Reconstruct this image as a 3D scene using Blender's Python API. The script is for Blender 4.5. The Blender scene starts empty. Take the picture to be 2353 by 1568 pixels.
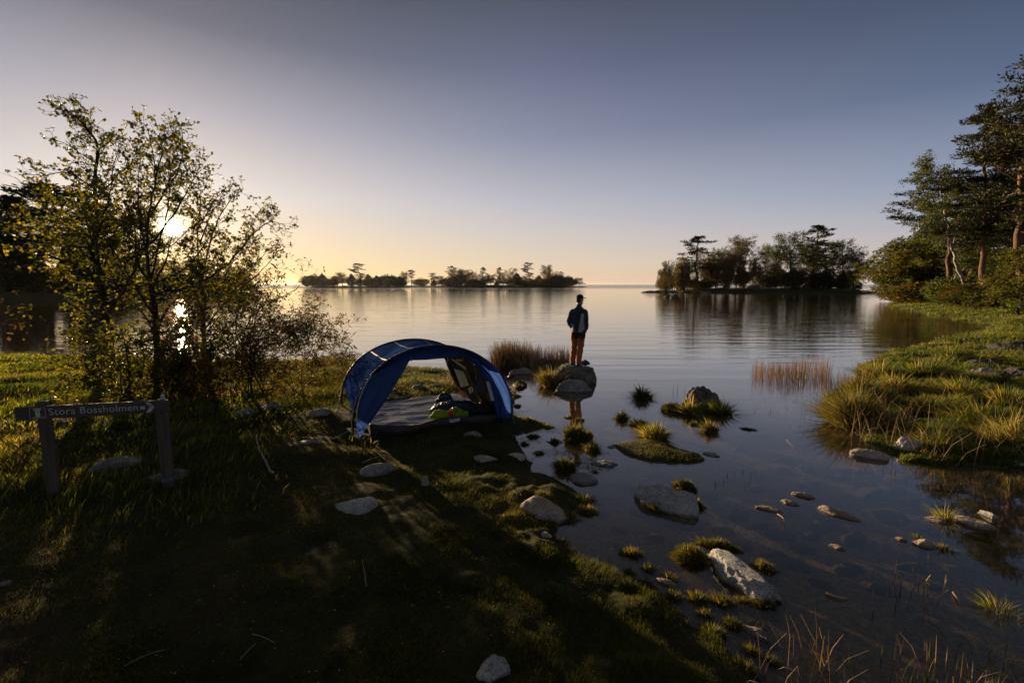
import bpy, bmesh, math, random
import numpy as np
from mathutils import Vector, Matrix

# ------------------------------------------------------------------ camera, world, sun, exposure
scene = bpy.context.scene
COL = scene.collection
CAM_H = 2.5
PITCH = math.radians(7.14)
FPX = 1045.0                      # focal length in units of a 2352 pixel wide frame (16 mm lens)
cp, sp = math.cos(PITCH), math.sin(PITCH)

def ray(px, py):
    x, y = px - 1176.0, 784.0 - py
    return np.array([x, y*sp + FPX*cp, y*cp - FPX*sp])

camd = bpy.data.cameras.new('camera')
camd.sensor_width = 36.0
camd.lens = FPX*36.0/2352.0
camd.clip_start = 0.05
camd.clip_end = 30000.0
cam = bpy.data.objects.new('camera', camd)
COL.objects.link(cam)
cam.location = (0, 0, CAM_H)
cam.rotation_euler = (math.radians(90) - PITCH, 0, 0)
scene.camera = cam

SUN = ray(395, 522); SUN = SUN/np.linalg.norm(SUN)
SUN_EL = math.asin(SUN[2])
SUN_AZ = math.atan2(SUN[0], SUN[1])           # from +Y towards +X

def lin(c):
    return tuple((v/255.0/12.92) if v/255.0 <= 0.04045 else ((v/255.0+0.055)/1.055)**2.4 for v in c)

world = bpy.data.worlds.new('World')
scene.world = world
world.use_nodes = True
wn, wl = world.node_tree.nodes, world.node_tree.links
wn.clear()
wout = wn.new('ShaderNodeOutputWorld')
bg_sky = wn.new('ShaderNodeBackground')
bg_add = wn.new('ShaderNodeBackground')
addsh = wn.new('ShaderNodeAddShader')
sky = wn.new('ShaderNodeTexSky')
sky.sky_type = 'NISHITA'
sky.sun_disc = False
sky.sun_elevation = SUN_EL
sky.sun_rotation = SUN_AZ
sky.altitude = 0
sky.air_density = 1.0
sky.dust_density = 1.2
sky.ozone_density = 2.0
wl.new(sky.outputs[0], bg_sky.inputs[0])
bg_sky.inputs[1].default_value = 0.002
tc = wn.new('ShaderNodeTexCoord')

def wmath(op, a, b=None, clamp=False):
    n = wn.new('ShaderNodeMath'); n.operation = op; n.use_clamp = clamp
    for i, v in enumerate((a, b)):
        if v is None: continue
        if isinstance(v, (int, float)): n.inputs[i].default_value = v
        else: wl.new(v, n.inputs[i])
    return n.outputs[0]
def wvec(op, a, b=None):
    n = wn.new('ShaderNodeVectorMath'); n.operation = op
    for i, v in enumerate((a, b)):
        if v is None: continue
        if isinstance(v, (tuple, list)): n.inputs[i].default_value = v
        else: wl.new(v, n.inputs[i])
    return n
D = wvec('NORMALIZE', tc.outputs['Generated']).outputs[0]
sep = wn.new('ShaderNodeSeparateXYZ'); wl.new(D, sep.inputs[0])
elev = wmath('MULTIPLY', wmath('ARCSINE', sep.outputs[2]), 2/math.pi, True)     # 0..1 = horizon..zenith
flat = wvec('NORMALIZE', wvec('MULTIPLY', D, (1, 1, 0)).outputs[0]).outputs[0]
sxy = Vector((SUN[0], SUN[1], 0)).normalized()
azd = wmath('ARCCOSINE', wvec('DOT_PRODUCT', flat, tuple(sxy)).outputs['Value'])
azf = wmath('MULTIPLY', azd, 2/math.pi)                                          # 1 = 90 degrees off the sun
STOPS = [0, 2.5, 6.0, 9.4, 17, 24, 30, 50, 90]
R0 = [(252, 214, 138), (246, 217, 164), (234, 213, 188), (221, 211, 204), (174, 169, 176), (112, 111, 122), (82, 83, 93), (82, 82, 86), (108, 108, 112)]
R1 = [(228, 195, 154), (219, 199, 174), (203, 194, 188), (184, 182, 190), (134, 139, 160), (101, 107, 130), (79, 84, 99), (74, 76, 84), (108, 108, 112)]
R2 = [(200, 182, 170), (190, 181, 178), (164, 166, 178), (136, 148, 170), (88, 102, 130), (64, 77, 99), (48, 60, 77), (60, 65, 74), (108, 108, 112)]
def ramp(stops):
    r = wn.new('ShaderNodeValToRGB'); e = r.color_ramp.elements
    r.color_ramp.interpolation = 'B_SPLINE' if False else 'LINEAR'
    while len(e) > 1: e.remove(e[-1])
    e[0].position = 0; e[0].color = (*lin(stops[0]), 1)
    for p, c in list(zip(STOPS, stops))[1:]:
        k = e.new(p/90.0); k.color = (*lin(c), 1)
    wl.new(elev, r.inputs[0])
    return r.outputs[0]
def wmix(f, a, b):
    m = wn.new('ShaderNodeMix'); m.data_type = 'RGBA'; m.clamp_factor = True
    wl.new(f, m.inputs[0])
    wl.new(a, m.inputs[6]); wl.new(b, m.inputs[7])
    return m.outputs[2]
r0, r1, r2 = ramp(R0), ramp(R1), ramp(R2)
f01 = wmath('DIVIDE', azf, 0.42, True)
f12 = wmath('DIVIDE', wmath('SUBTRACT', azf, 0.42), 0.5, True)
base = wmix(f12, wmix(f01, r0, r1), r2)
# the air glows round the sun; the disc itself
cosd = wmath('MAXIMUM', wvec('DOT_PRODUCT', D, tuple(SUN)).outputs['Value'], 0)
def glow(k, c):
    v = wn.new('ShaderNodeVectorMath'); v.operation = 'SCALE'
    v.inputs[0].default_value = c
    wl.new(wmath('POWER', cosd, k), v.inputs['Scale'])
    return v.outputs[0]
mr = wn.new('ShaderNodeMapRange'); mr.interpolation_type = 'SMOOTHSTEP'
mr.inputs['From Min'].default_value = math.cos(math.radians(1.0))
mr.inputs['From Max'].default_value = math.cos(math.radians(0.5))
mr.inputs['To Min'].default_value = 0; mr.inputs['To Max'].default_value = 1
wl.new(cosd, mr.inputs['Value'])
disc = wn.new('ShaderNodeVectorMath'); disc.operation = 'SCALE'
disc.inputs[0].default_value = (14, 11.5, 7.5); wl.new(mr.outputs[0], disc.inputs['Scale'])
tot = wvec('ADD', base, glow(30, (0.05, 0.037, 0.022))).outputs[0]
tot = wvec('ADD', tot, glow(400, (0.34, 0.27, 0.17))).outputs[0]
tot = wvec('ADD', tot, glow(6000, (1.1, 0.85, 0.5))).outputs[0]
tot = wvec('ADD', tot, disc.outputs[0]).outputs[0]
wl.new(tot, bg_add.inputs[0]); bg_add.inputs[1].default_value = 0.51
wl.new(bg_sky.outputs[0], addsh.inputs[0]); wl.new(bg_add.outputs[0], addsh.inputs[1])
wl.new(addsh.outputs[0], wout.inputs[0])

sund = bpy.data.lights.new('sun', 'SUN')
sund.energy = 5.0
sund.angle = math.radians(0.55)
sund.color = (1.0, 0.76, 0.48)
suno = bpy.data.objects.new('sun', sund); COL.objects.link(suno)
suno.rotation_euler = Vector(tuple(SUN)).to_track_quat('Z', 'Y').to_euler()
suno.location = (-20, 30, 12)

scene.view_settings.view_transform = 'Standard'
scene.view_settings.look = 'None'
scene.view_settings.exposure = 1.08
scene.view_settings.gamma = 1.0
scene.view_settings.use_curve_mapping = False
cy = scene.cycles
cy.max_bounces = 8; cy.diffuse_bounces = 3; cy.glossy_bounces = 4; cy.transmission_bounces = 4
cy.transparent_max_bounces = 12
cy.caustics_reflective = False; cy.caustics_refractive = False
cy.sample_clamp_indirect = 4.0
cy.use_denoising = True

random.seed(7)
rng = np.random.default_rng(7)

# ------------------------------------------------------------------ helpers
def tag(o, label=None, cat=None, group=None, kind=None):
    if label: o['label'] = label
    if cat: o['category'] = cat
    if group: o['group'] = group
    if kind: o['kind'] = kind
    return o

def empty(name, loc=(0, 0, 0), rz=0.0):
    o = bpy.data.objects.new(name, None)
    o.empty_display_size = 0.2
    COL.objects.link(o); o.location = loc; o.rotation_euler = (0, 0, rz)
    return o

class MB:
    """collects vertices and faces of any size; per face material index and one random value"""
    def __init__(s): s.v = []; s.f = []; s.n = 0; s.a = []
    def add(s, verts, faces, mi=0, smooth=False, attr=None):
        verts = np.asarray(verts, dtype=np.float32).reshape(-1, 3)
        faces = np.asarray(faces, dtype=np.int32)
        s.v.append(verts)
        s.f.append((faces + s.n, mi, smooth))
        s.a.append(np.full(len(verts), 0.5, np.float32) if attr is None else np.asarray(attr, np.float32))
        s.n += len(verts)
    def mesh(s, name):
        me = bpy.data.meshes.new(name)
        v = np.concatenate(s.v); me.vertices.add(len(v)); me.vertices.foreach_set('co', v.ravel())
        li = np.concatenate([f.ravel() for f, m, q in s.f])
        tot = np.concatenate([np.full(len(f), f.shape[1], np.int32) for f, m, q in s.f])
        st = np.concatenate([[0], np.cumsum(tot)[:-1]]).astype(np.int32)
        me.loops.add(len(li)); me.loops.foreach_set('vertex_index', li.astype(np.int32))
        me.polygons.add(len(tot)); me.polygons.foreach_set('loop_start', st)
        me.polygons.foreach_set('material_index', np.concatenate([np.full(len(f), m, np.int32) for f, m, q in s.f]))
        me.polygons.foreach_set('use_smooth', np.concatenate([np.full(len(f), q, bool) for f, m, q in s.f]))
        at = me.attributes.new('rnd', 'FLOAT', 'POINT'); at.data.foreach_set('value', np.concatenate(s.a))
        me.update(calc_edges=True)
        return me
    def build(s, name, mats, parent=None, loc=None):
        me = s.mesh(name)
        for m in (mats if isinstance(mats, (list, tuple)) else [mats]): me.materials.append(m)
        o = bpy.data.objects.new(name, me); COL.objects.link(o)
        if parent is not None: o.parent = parent
        if loc is not None: o.location = loc
        return o
    def box(s, c, size, rz=0.0, mi=0, R=None):
        x, y, z = [k/2 for k in size]
        p = np.array([(a*x, b*y, d*z) for a in (-1, 1) for b in (-1, 1) for d in (-1, 1)])
        if R is None:
            cr, sr = math.cos(rz), math.sin(rz)
            R = np.array([[cr, -sr, 0], [sr, cr, 0], [0, 0, 1]])
        p = p @ np.asarray(R).T + np.asarray(c)
        s.add(p, [(0, 1, 3, 2), (4, 6, 7, 5), (0, 4, 5, 1), (2, 3, 7, 6), (0, 2, 6, 4), (1, 5, 7, 3)], mi)
    def segs(s, p0, p1, r0, r1, n=5, mi=0, smooth=True, attr=None):
        p0, p1 = np.asarray(p0, float), np.asarray(p1, float)
        r0, r1 = np.asarray(r0, float), np.asarray(r1, float)
        if len(p0) == 0: return
        d = p1 - p0; L = np.linalg.norm(d, axis=1, keepdims=True); d = d/np.maximum(L, 1e-9)
        up = np.where(np.abs(d[:, 2:3]) > 0.9, np.array([[1., 0, 0]]), np.array([[0, 0, 1.]]))
        u = np.cross(d, up); u /= np.maximum(np.linalg.norm(u, axis=1, keepdims=True), 1e-9)
        w = np.cross(d, u)
        a = np.arange(n)*2*math.pi/n
        ring = (np.cos(a)[None, :, None]*u[:, None, :] + np.sin(a)[None, :, None]*w[:, None, :])
        A = p0[:, None, :] + ring*r0[:, None, None]
        B = (p1 + d*r1[:, None]*0.3)[:, None, :] + ring*r1[:, None, None]
        V = np.concatenate([A, B], axis=1).reshape(-1, 3)
        i = np.arange(n); j = (i+1) % n
        q = np.stack([i, j, j+n, i+n], 1)
        F = (q[None] + (np.arange(len(p0))*2*n)[:, None, None]).reshape(-1, 4)
        s.add(V, F, mi, smooth, None if attr is None else np.repeat(attr, 2*n))
    def tube(s, pts, rad, n=8, mi=0, caps=True):
        pts = np.asarray(pts, float); m = len(pts)
        rad = np.broadcast_to(np.asarray(rad, float), (m,))
        d = np.gradient(pts, axis=0); d /= np.maximum(np.linalg.norm(d, axis=1, keepdims=True), 1e-9)
        ref = np.array([0, 0, 1.]) if abs(d[0][2]) < 0.9 else np.array([1., 0, 0])
        a = np.arange(n)*2*math.pi/n; V = []
        u = np.cross(d[0], ref); u /= np.linalg.norm(u)
        for k in range(m):
            u = u - d[k]*np.dot(u, d[k]); u /= max(np.linalg.norm(u), 1e-9)
            w = np.cross(d[k], u)
            V.append(pts[k] + rad[k]*(np.cos(a)[:, None]*u + np.sin(a)[:, None]*w))
        V = np.concatenate(V)
        i = np.arange(n); j = (i+1) % n
        q = np.stack([i, j, j+n, i+n], 1)
        F = (q[None] + (np.arange(m-1)*n)[:, None, None]).reshape(-1, 4)
        s.add(V, F, mi, True)
        if caps:
            s.add(V[:n], [list(range(n))[::-1]], mi); s.add(V[-n:], [list(range(n))], mi)
    def grid(s, P, mi=0, smooth=True):
        P = np.asarray(P, float); a, b = P.shape[:2]
        idx = np.arange(a*b).reshape(a, b)
        F = np.stack([idx[:-1, :-1], idx[1:, :-1], idx[1:, 1:], idx[:-1, 1:]], -1).reshape(-1, 4)
        s.add(P.reshape(-1, 3), F, mi, smooth)
    def leaves(s, c, axis, nrm, ln, wd, mi=0, attr=None, fold=0.25):
        """leaf: two triangles folded on the midrib, from base c along axis"""
        c = np.asarray(c, float); N = len(c)
        if N == 0: return
        axis = axis/np.maximum(np.linalg.norm(axis, axis=1, keepdims=True), 1e-9)
        side = np.cross(axis, nrm); side /= np.maximum(np.linalg.norm(side, axis=1, keepdims=True), 1e-9)
        nn = np.cross(side, axis)
        ln = np.broadcast_to(ln, (N,))[:, None]; wd = np.broadcast_to(wd, (N,))[:, None]
        A = c; B = c + axis*ln*0.5 + side*wd*0.5 + nn*wd*fold; Cc = c + axis*ln; Dd = c + axis*ln*0.5 - side*wd*0.5 + nn*wd*fold
        V = np.stack([A, B, Cc, Dd], 1).reshape(-1, 3)
        b = (np.arange(N)*4)[:, None]
        F = np.concatenate([b + np.array([[0, 1, 2]]), b + np.array([[0, 2, 3]])])
        s.add(V, F, mi, False, None if attr is None else np.repeat(attr, 4))
    def blades(s, base, h, w, lean, az, mi=0, attr=None, seg2=True):
        """grass blades: base (N,3); lean vector (N,2) is the tip's horizontal offset; az is the blade's facing"""
        base = np.asarray(base, float); N = len(base)
        if N == 0: return
        sd = np.stack([np.cos(az), np.sin(az), np.zeros(N)], 1)*(w/2)[:, None]
        tip = base + np.concatenate([lean, h[:, None]], 1)
        if seg2:
            mid = base + np.concatenate([lean*0.32, (h*0.58)[:, None]], 1)
            V = np.stack([base-sd, base+sd, mid+sd*0.8, mid-sd*0.8, tip], 1).reshape(-1, 3)
            b = (np.arange(N)*5)[:, None]
            s.add(V, b + np.array([[0, 1, 2, 3]]), mi, False, None if attr is None else np.repeat(attr, 5))
            k = s.n - len(V)
            # second set of faces on the same vertices
            s.f.append((b + np.array([[3, 2, 4]]) + k, mi, False))
        else:
            V = np.stack([base-sd, base+sd, tip], 1).reshape(-1, 3)
            b = (np.arange(N)*3)[:, None]
            s.add(V, b + np.array([[0, 1, 2]]), mi, False, None if attr is None else np.repeat(attr, 3))

# value noise
def _h(ix, iy, iz, seed):
    n = (ix*374761393 + iy*668265263 + iz*2147483647 + seed*1274126177) & 0xffffffff
    n = ((n ^ (n >> 13))*1274126177) & 0xffffffff
    return ((n ^ (n >> 16)) & 0xffff)/65535.0*2-1
def noise3(x, y, z=0.0, seed=0):
    x, y, z = np.broadcast_arrays(np.asarray(x, float), np.asarray(y, float), np.asarray(z, float))
    ix, iy, iz = np.floor(x).astype(np.int64), np.floor(y).astype(np.int64), np.floor(z).astype(np.int64)
    fx, fy, fz = x-ix, y-iy, z-iz
    u, v, w = [t*t*(3-2*t) for t in (fx, fy, fz)]
    r = 0
    for a in (0, 1):
        for b in (0, 1):
            for c in (0, 1):
                r = r + _h(ix+a, iy+b, iz+c, seed)*(u if a else 1-u)*(v if b else 1-v)*(w if c else 1-w)
    return r
def fbm(x, y, z=0.0, o=4, seed=0):
    r, a, k = 0, 0.5, 1.0
    for i in range(o):
        r = r + a*noise3(x*k, y*k, np.asarray(z)*k, seed+i); a *= 0.5; k *= 2.03
    return r

# ------------------------------------------------------------------ materials
def mat(name):
    m = bpy.data.materials.new(name); m.use_nodes = True
    nt = m.node_tree; nt.nodes.clear()
    out = nt.nodes.new('ShaderNodeOutputMaterial')
    return m, nt, out
def node(nt, t, **kw):
    n = nt.nodes.new(t)
    for k, v in kw.items():
        if k in n.inputs.keys(): n.inputs[k].default_value = v
        else: setattr(n, k, v)
    return n
def cramp(nt, fac, stops):
    r = nt.nodes.new('ShaderNodeValToRGB'); e = r.color_ramp.elements
    while len(e) > 1: e.remove(e[-1])
    e[0].position = stops[0][0]; e[0].color = (*stops[0][1], 1)
    for p, c in stops[1:]:
        k = e.new(p); k.color = (*c, 1)
    nt.links.new(fac, r.inputs[0]); return r.outputs[0]
def simple(name, stops, scale=8.0, rough=0.8, bump=0.3, bscale=None, spec=0.3, coord='Object', stretch=None, dist=0.02, metallic=0.0, detail=8, sheen=0.0):
    m, nt, out = mat(name); L = nt.links
    tcn = nt.nodes.new('ShaderNodeTexCoord'); src = tcn.outputs[coord]
    if stretch:
        mp = nt.nodes.new('ShaderNodeMapping'); mp.inputs['Scale'].default_value = stretch
        L.new(src, mp.inputs[0]); src = mp.outputs[0]
    nz = node(nt, 'ShaderNodeTexNoise', Scale=scale, Detail=detail, Roughness=0.6); L.new(src, nz.inputs['Vector'])
    c = cramp(nt, nz.outputs[0], stops)
    b = node(nt, 'ShaderNodeBsdfPrincipled', Roughness=rough, Metallic=metallic)
    b.inputs['Specular IOR Level'].default_value = spec
    if sheen: b.inputs['Sheen Weight'].default_value = sheen
    L.new(c, b.inputs['Base Color'])
    if bump:
        n2 = node(nt, 'ShaderNodeTexNoise', Scale=bscale or scale*3, Detail=6.0); L.new(src, n2.inputs['Vector'])
        bp = node(nt, 'ShaderNodeBump', Strength=bump, Distance=dist); L.new(n2.outputs[0], bp.inputs['Height'])
        L.new(bp.outputs[0], b.inputs['Normal'])
    L.new(b.outputs[0], out.inputs[0])
    return m
def foliage(name, stops, trans=0.45, tcol=1.6, rough=0.55, spec=0.25, nscale=0.6):
    """leaf or blade: diffuse surface that lets light through; colour varies leaf by leaf and over the plant"""
    m, nt, out = mat(name); L = nt.links
    at = nt.nodes.new('ShaderNodeAttribute'); at.attribute_name = 'rnd'
    g = nt.nodes.new('ShaderNodeNewGeometry')
    nz = node(nt, 'ShaderNodeTexNoise', Scale=nscale, Detail=4.0); L.new(g.outputs['Position'], nz.inputs['Vector'])
    ad = node(nt, 'ShaderNodeMath', operation='MULTIPLY_ADD'); L.new(nz.outputs[0], ad.inputs[0]); ad.inputs[1].default_value = 0.8; 
    sb = node(nt, 'ShaderNodeMath', operation='SUBTRACT'); L.new(at.outputs['Fac'], sb.inputs[0]); sb.inputs[1].default_value = 0.4
    L.new(sb.outputs[0], ad.inputs[2])
    c = cramp(nt, ad.outputs[0], stops)
    b = node(nt, 'ShaderNodeBsdfPrincipled', Roughness=rough); b.inputs['Specular IOR Level'].default_value = spec
    L.new(c, b.inputs['Base Color'])
    t = nt.nodes.new('ShaderNodeBsdfTranslucent')
    sc = node(nt, 'ShaderNodeVectorMath', operation='MULTIPLY'); L.new(c, sc.inputs[0]); sc.inputs[1].default_value = (tcol*1.25, tcol*1.05, tcol*0.5)
    L.new(sc.outputs[0], t.inputs[0])
    mx = nt.nodes.new('ShaderNodeMixShader'); mx.inputs[0].default_value = trans
    L.new(b.outputs[0], mx.inputs[1]); L.new(t.outputs[0], mx.inputs[2]); L.new(mx.outputs[0], out.inputs[0])
    return m
def fabric(name, col, rough=0.45, trans=0.0, tcol=None, bump=0.25, scale=6.0, spec=0.5, var=0.25, stretch=None, sheen=0.0):
    m, nt, out = mat(name); L = nt.links
    tcn = nt.nodes.new('ShaderNodeTexCoord'); src = tcn.outputs['Object']
    if stretch:
        mp = nt.nodes.new('ShaderNodeMapping'); mp.inputs['Scale'].default_value = stretch
        L.new(src, mp.inputs[0]); src = mp.outputs[0]
    nz = node(nt, 'ShaderNodeTexNoise', Scale=scale, Detail=5.0, Roughness=0.55); L.new(src, nz.inputs['Vector'])
    c = cramp(nt, nz.outputs[0], [(0.3, tuple(k*(1-var) for k in col)), (0.7, tuple(k*(1+var) for k in col))])
    b = node(nt, 'ShaderNodeBsdfPrincipled', Roughness=rough); b.inputs['Specular IOR Level'].default_value = spec; b.inputs['Sheen Weight'].default_value = sheen
    L.new(c, b.inputs['Base Color'])
    wv = node(nt, 'ShaderNodeTexNoise', Scale=scale*0.8, Detail=3.0, Distortion=0.8); L.new(src, wv.inputs['Vector'])
    bp = node(nt, 'ShaderNodeBump', Strength=bump, Distance=0.05); L.new(wv.outputs[0], bp.inputs['Height'])
    L.new(bp.outputs[0], b.inputs['Normal'])
    last = b.outputs[0]
    if trans:
        t = nt.nodes.new('ShaderNodeBsdfTranslucent'); t.inputs[0].default_value = (*(tcol or col), 1)
        L.new(bp.outputs[0], t.inputs['Normal'])
        mx = nt.nodes.new('ShaderNodeMixShader'); mx.inputs[0].default_value = trans
        L.new(last, mx.inputs[1]); L.new(t.outputs[0], mx.inputs[2]); last = mx.outputs[0]
    L.new(last, out.inputs[0])
    return m

M = {}
def rockmat(name, a, b, c, lichen=0.5):
    m, nt, out = mat(name); L = nt.links
    tcn = nt.nodes.new('ShaderNodeTexCoord'); oi = nt.nodes.new('ShaderNodeObjectInfo')
    ad = node(nt, 'ShaderNodeVectorMath', operation='ADD'); L.new(tcn.outputs['Object'], ad.inputs[0])
    cb = nt.nodes.new('ShaderNodeCombineXYZ'); L.new(oi.outputs['Random'], cb.inputs[0]); 
    s9 = node(nt, 'ShaderNodeVectorMath', operation='SCALE'); L.new(cb.outputs[0], s9.inputs[0]); s9.inputs['Scale'].default_value = 40.0
    L.new(s9.outputs[0], ad.inputs[1]); src = ad.outputs[0]
    big = node(nt, 'ShaderNodeTexNoise', Scale=3.5, Detail=6.0, Roughness=0.65); L.new(src, big.inputs['Vector'])
    fine = node(nt, 'ShaderNodeTexNoise', Scale=70.0, Detail=5.0, Roughness=0.7); L.new(src, fine.inputs['Vector'])
    c1 = cramp(nt, big.outputs[0], [(0.32, a), (0.5, b), (0.68, c)])
    gr = cramp(nt, fine.outputs[0], [(0.3, (0.25, 0.25, 0.25)), (0.5, (1, 1, 1)), (0.68, (1.7, 1.65, 1.55))])
    mu = node(nt, 'ShaderNodeVectorMath', operation='MULTIPLY'); L.new(c1, mu.inputs[0]); L.new(gr, mu.inputs[1])
    lz = node(nt, 'ShaderNodeTexNoise', Scale=9.0, Detail=9.0, Roughness=0.75); L.new(src, lz.inputs['Vector'])
    lf = cramp(nt, lz.outputs[0], [(0.56, (0, 0, 0)), (0.60, (lichen,)*3)])
    mx = nt.nodes.new('ShaderNodeMix'); mx.data_type = 'RGBA'; L.new(lf, mx.inputs[0]); L.new(mu.outputs[0], mx.inputs[6]); mx.inputs[7].default_value = (0.50, 0.48, 0.42, 1)
    bs = node(nt, 'ShaderNodeBsdfPrincipled', Roughness=0.85); bs.inputs['Specular IOR Level'].default_value = 0.25
    # wet dark band just above the water
    ge = nt.nodes.new('ShaderNodeNewGeometry'); sz = nt.nodes.new('ShaderNodeSeparateXYZ'); L.new(ge.outputs['Position'], sz.inputs[0])
    wz = node(nt, 'ShaderNodeMath', operation='MULTIPLY_ADD'); L.new(big.outputs[0], wz.inputs[0]); wz.inputs[1].default_value = -0.05; L.new(sz.outputs[2], wz.inputs[2])
    wm = node(nt, 'ShaderNodeMapRange'); wm.inputs['From Min'].default_value = -0.02; wm.inputs['From Max'].default_value = 0.012; L.new(wz.outputs[0], wm.inputs['Value'])
    wc = nt.nodes.new('ShaderNodeMix'); wc.data_type = 'RGBA'; L.new(wm.outputs[0], wc.inputs[0]); wcm = node(nt, 'ShaderNodeVectorMath', operation='MULTIPLY'); L.new(mx.outputs[2], wcm.inputs[0]); wcm.inputs[1].default_value = (0.42, 0.36, 0.26); L.new(wcm.outputs[0], wc.inputs[6]); L.new(mx.outputs[2], wc.inputs[7])
    wr = node(nt, 'ShaderNodeMapRange'); wr.inputs['To Min'].default_value = 0.3; wr.inputs['To Max'].default_value = 0.85; L.new(wm.outputs[0], wr.inputs['Value']); L.new(wr.outputs[0], bs.inputs['Roughness'])
    L.new(wc.outputs[2], bs.inputs['Base Color'])
    hs = node(nt, 'ShaderNodeMath', operation='MULTIPLY_ADD'); L.new(fine.outputs[0], hs.inputs[0]); hs.inputs[1].default_value = 0.25; L.new(lz.outputs[0], hs.inputs[2])
    bp = node(nt, 'ShaderNodeBump', Strength=1.0, Distance=0.05); L.new(hs.outputs[0], bp.inputs['Height']); L.new(bp.outputs[0], bs.inputs['Normal'])
    L.new(bs.outputs[0], out.inputs[0])
    return m
M['rock_grey'] = rockmat('grey granite', (0.12, 0.11, 0.10), (0.24, 0.22, 0.20), (0.36, 0.32, 0.28))
M['rock_pale'] = rockmat('pale lichened granite', (0.26, 0.25, 0.235), (0.42, 0.40, 0.365), (0.56, 0.53, 0.48), 0.8)
M['rock_pink'] = rockmat('pinkish granite', (0.25, 0.18, 0.14), (0.42, 0.32, 0.25), (0.55, 0.44, 0.36), 0.35)
M['rock_dark'] = rockmat('dark wet granite', (0.035, 0.03, 0.027), (0.07, 0.06, 0.055), (0.12, 0.10, 0.09), 0.15)
M['rock_brown'] = rockmat('brown granite', (0.060, 0.050, 0.042), (0.13, 0.108, 0.09), (0.21, 0.175, 0.145), 0.3)
M['ground'] = None
M['grass'] = foliage('short grass', [(0.1, (0.025, 0.036, 0.006)), (0.35, (0.060, 0.078, 0.012)), (0.6, (0.11, 0.11, 0.022)), (0.85, (0.20, 0.15, 0.055)), (1.0, (0.30, 0.22, 0.10))], 0.48, 1.5)
M['tall_grass'] = foliage('long bank grass', [(0.1, (0.030, 0.055, 0.008)), (0.4, (0.085, 0.120, 0.012)), (0.65, (0.16, 0.17, 0.025)), (0.85, (0.30, 0.23, 0.09)), (1.0, (0.42, 0.31, 0.15))], 0.52, 1.5)
M['tussock'] = foliage('tussock grass', [(0.1, (0.020, 0.030, 0.007)), (0.45, (0.060, 0.078, 0.014)), (0.75, (0.13, 0.125, 0.032)), (1.0, (0.30, 0.22, 0.10))], 0.42, 1.4)
M['reed'] = foliage('dry reed stems', [(0.1, (0.11, 0.08, 0.045)), (0.45, (0.26, 0.195, 0.11)), (0.75, (0.46, 0.36, 0.22)), (1.0, (0.62, 0.51, 0.34))], 0.40, 1.15)
M['leaf_alder'] = foliage('young alder leaves', [(0.15, (0.030, 0.038, 0.007)), (0.5, (0.070, 0.078, 0.010)), (0.85, (0.13, 0.125, 0.015)), (1.0, (0.19, 0.15, 0.02))], 0.5, 1.7, 0.4, 0.35)
M['leaf_shrub'] = foliage('small shrub leaves', [(0.15, (0.035, 0.045, 0.010)), (0.5, (0.070, 0.070, 0.012)), (0.8, (0.13, 0.085, 0.02)), (1.0, (0.22, 0.09, 0.03))], 0.45, 1.5)
M['leaf_oak'] = foliage('spring oak leaves', [(0.15, (0.05, 0.065, 0.010)), (0.5, (0.11, 0.115, 0.018)), (0.85, (0.17, 0.155, 0.025)), (1.0, (0.22, 0.17, 0.04))], 0.42, 1.2)
M['leaf_brown'] = foliage('budding brown leaves', [(0.15, (0.055, 0.052, 0.018)), (0.5, (0.11, 0.090, 0.030)), (0.85, (0.17, 0.125, 0.042)), (1.0, (0.21, 0.14, 0.05))], 0.4, 1.1)
M['leaf_birch'] = foliage('birch leaves', [(0.15, (0.035, 0.055, 0.012)), (0.5, (0.065, 0.090, 0.018)), (0.85, (0.10, 0.12, 0.022)), (1.0, (0.14, 0.14, 0.03))], 0.42, 1.3)
M['needle'] = foliage('pine needles', [(0.15, (0.014, 0.022, 0.008)), (0.5, (0.028, 0.038, 0.012)), (0.85, (0.055, 0.055, 0.016)), (1.0, (0.09, 0.07, 0.025))], 0.18, 1.2)
M['needle_far'] = foliage('dark juniper foliage', [(0.15, (0.016, 0.020, 0.010)), (0.5, (0.030, 0.036, 0.014)), (1.0, (0.05, 0.05, 0.02))], 0.15, 1.1)
M['bark'] = simple('dark alder bark', [(0.3, (0.020, 0.016, 0.012)), (0.7, (0.06, 0.048, 0.036))], 14, 0.9, 0.8, 30, 0.2, stretch=(1, 1, 0.3))
M['bark_pine'] = simple('pine bark', [(0.3, (0.06, 0.035, 0.02)), (0.7, (0.19, 0.105, 0.055))], 3, 0.9, 0.6, 9, 0.2, stretch=(1, 1, 0.4))
M['bark_birch'] = simple('birch bark', [(0.38, (0.05, 0.045, 0.04)), (0.46, (0.26, 0.22, 0.18)), (1.0, (0.42, 0.37, 0.31))], 3.0, 0.7, 0.2, 9, 0.3, stretch=(1, 1, 2.2))
M['twig'] = simple('twig bark', [(0.3, (0.04, 0.028, 0.018)), (0.7, (0.10, 0.068, 0.042))], 20, 0.85, 0.3, 50, 0.2)
M['wood'] = simple('weathered brown stained timber', [(0.3, (0.050, 0.036, 0.026)), (0.55, (0.085, 0.062, 0.046)), (0.8, (0.13, 0.10, 0.078))], 5, 0.75, 0.5, 30, 0.3, stretch=(6, 6, 0.5), dist=0.004)
M['wood_h'] = simple('weathered brown board', [(0.3, (0.045, 0.034, 0.026)), (0.55, (0.075, 0.056, 0.044)), (0.8, (0.11, 0.086, 0.068))], 5, 0.75, 0.5, 30, 0.3, stretch=(0.5, 6, 6), dist=0.004)
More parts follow.
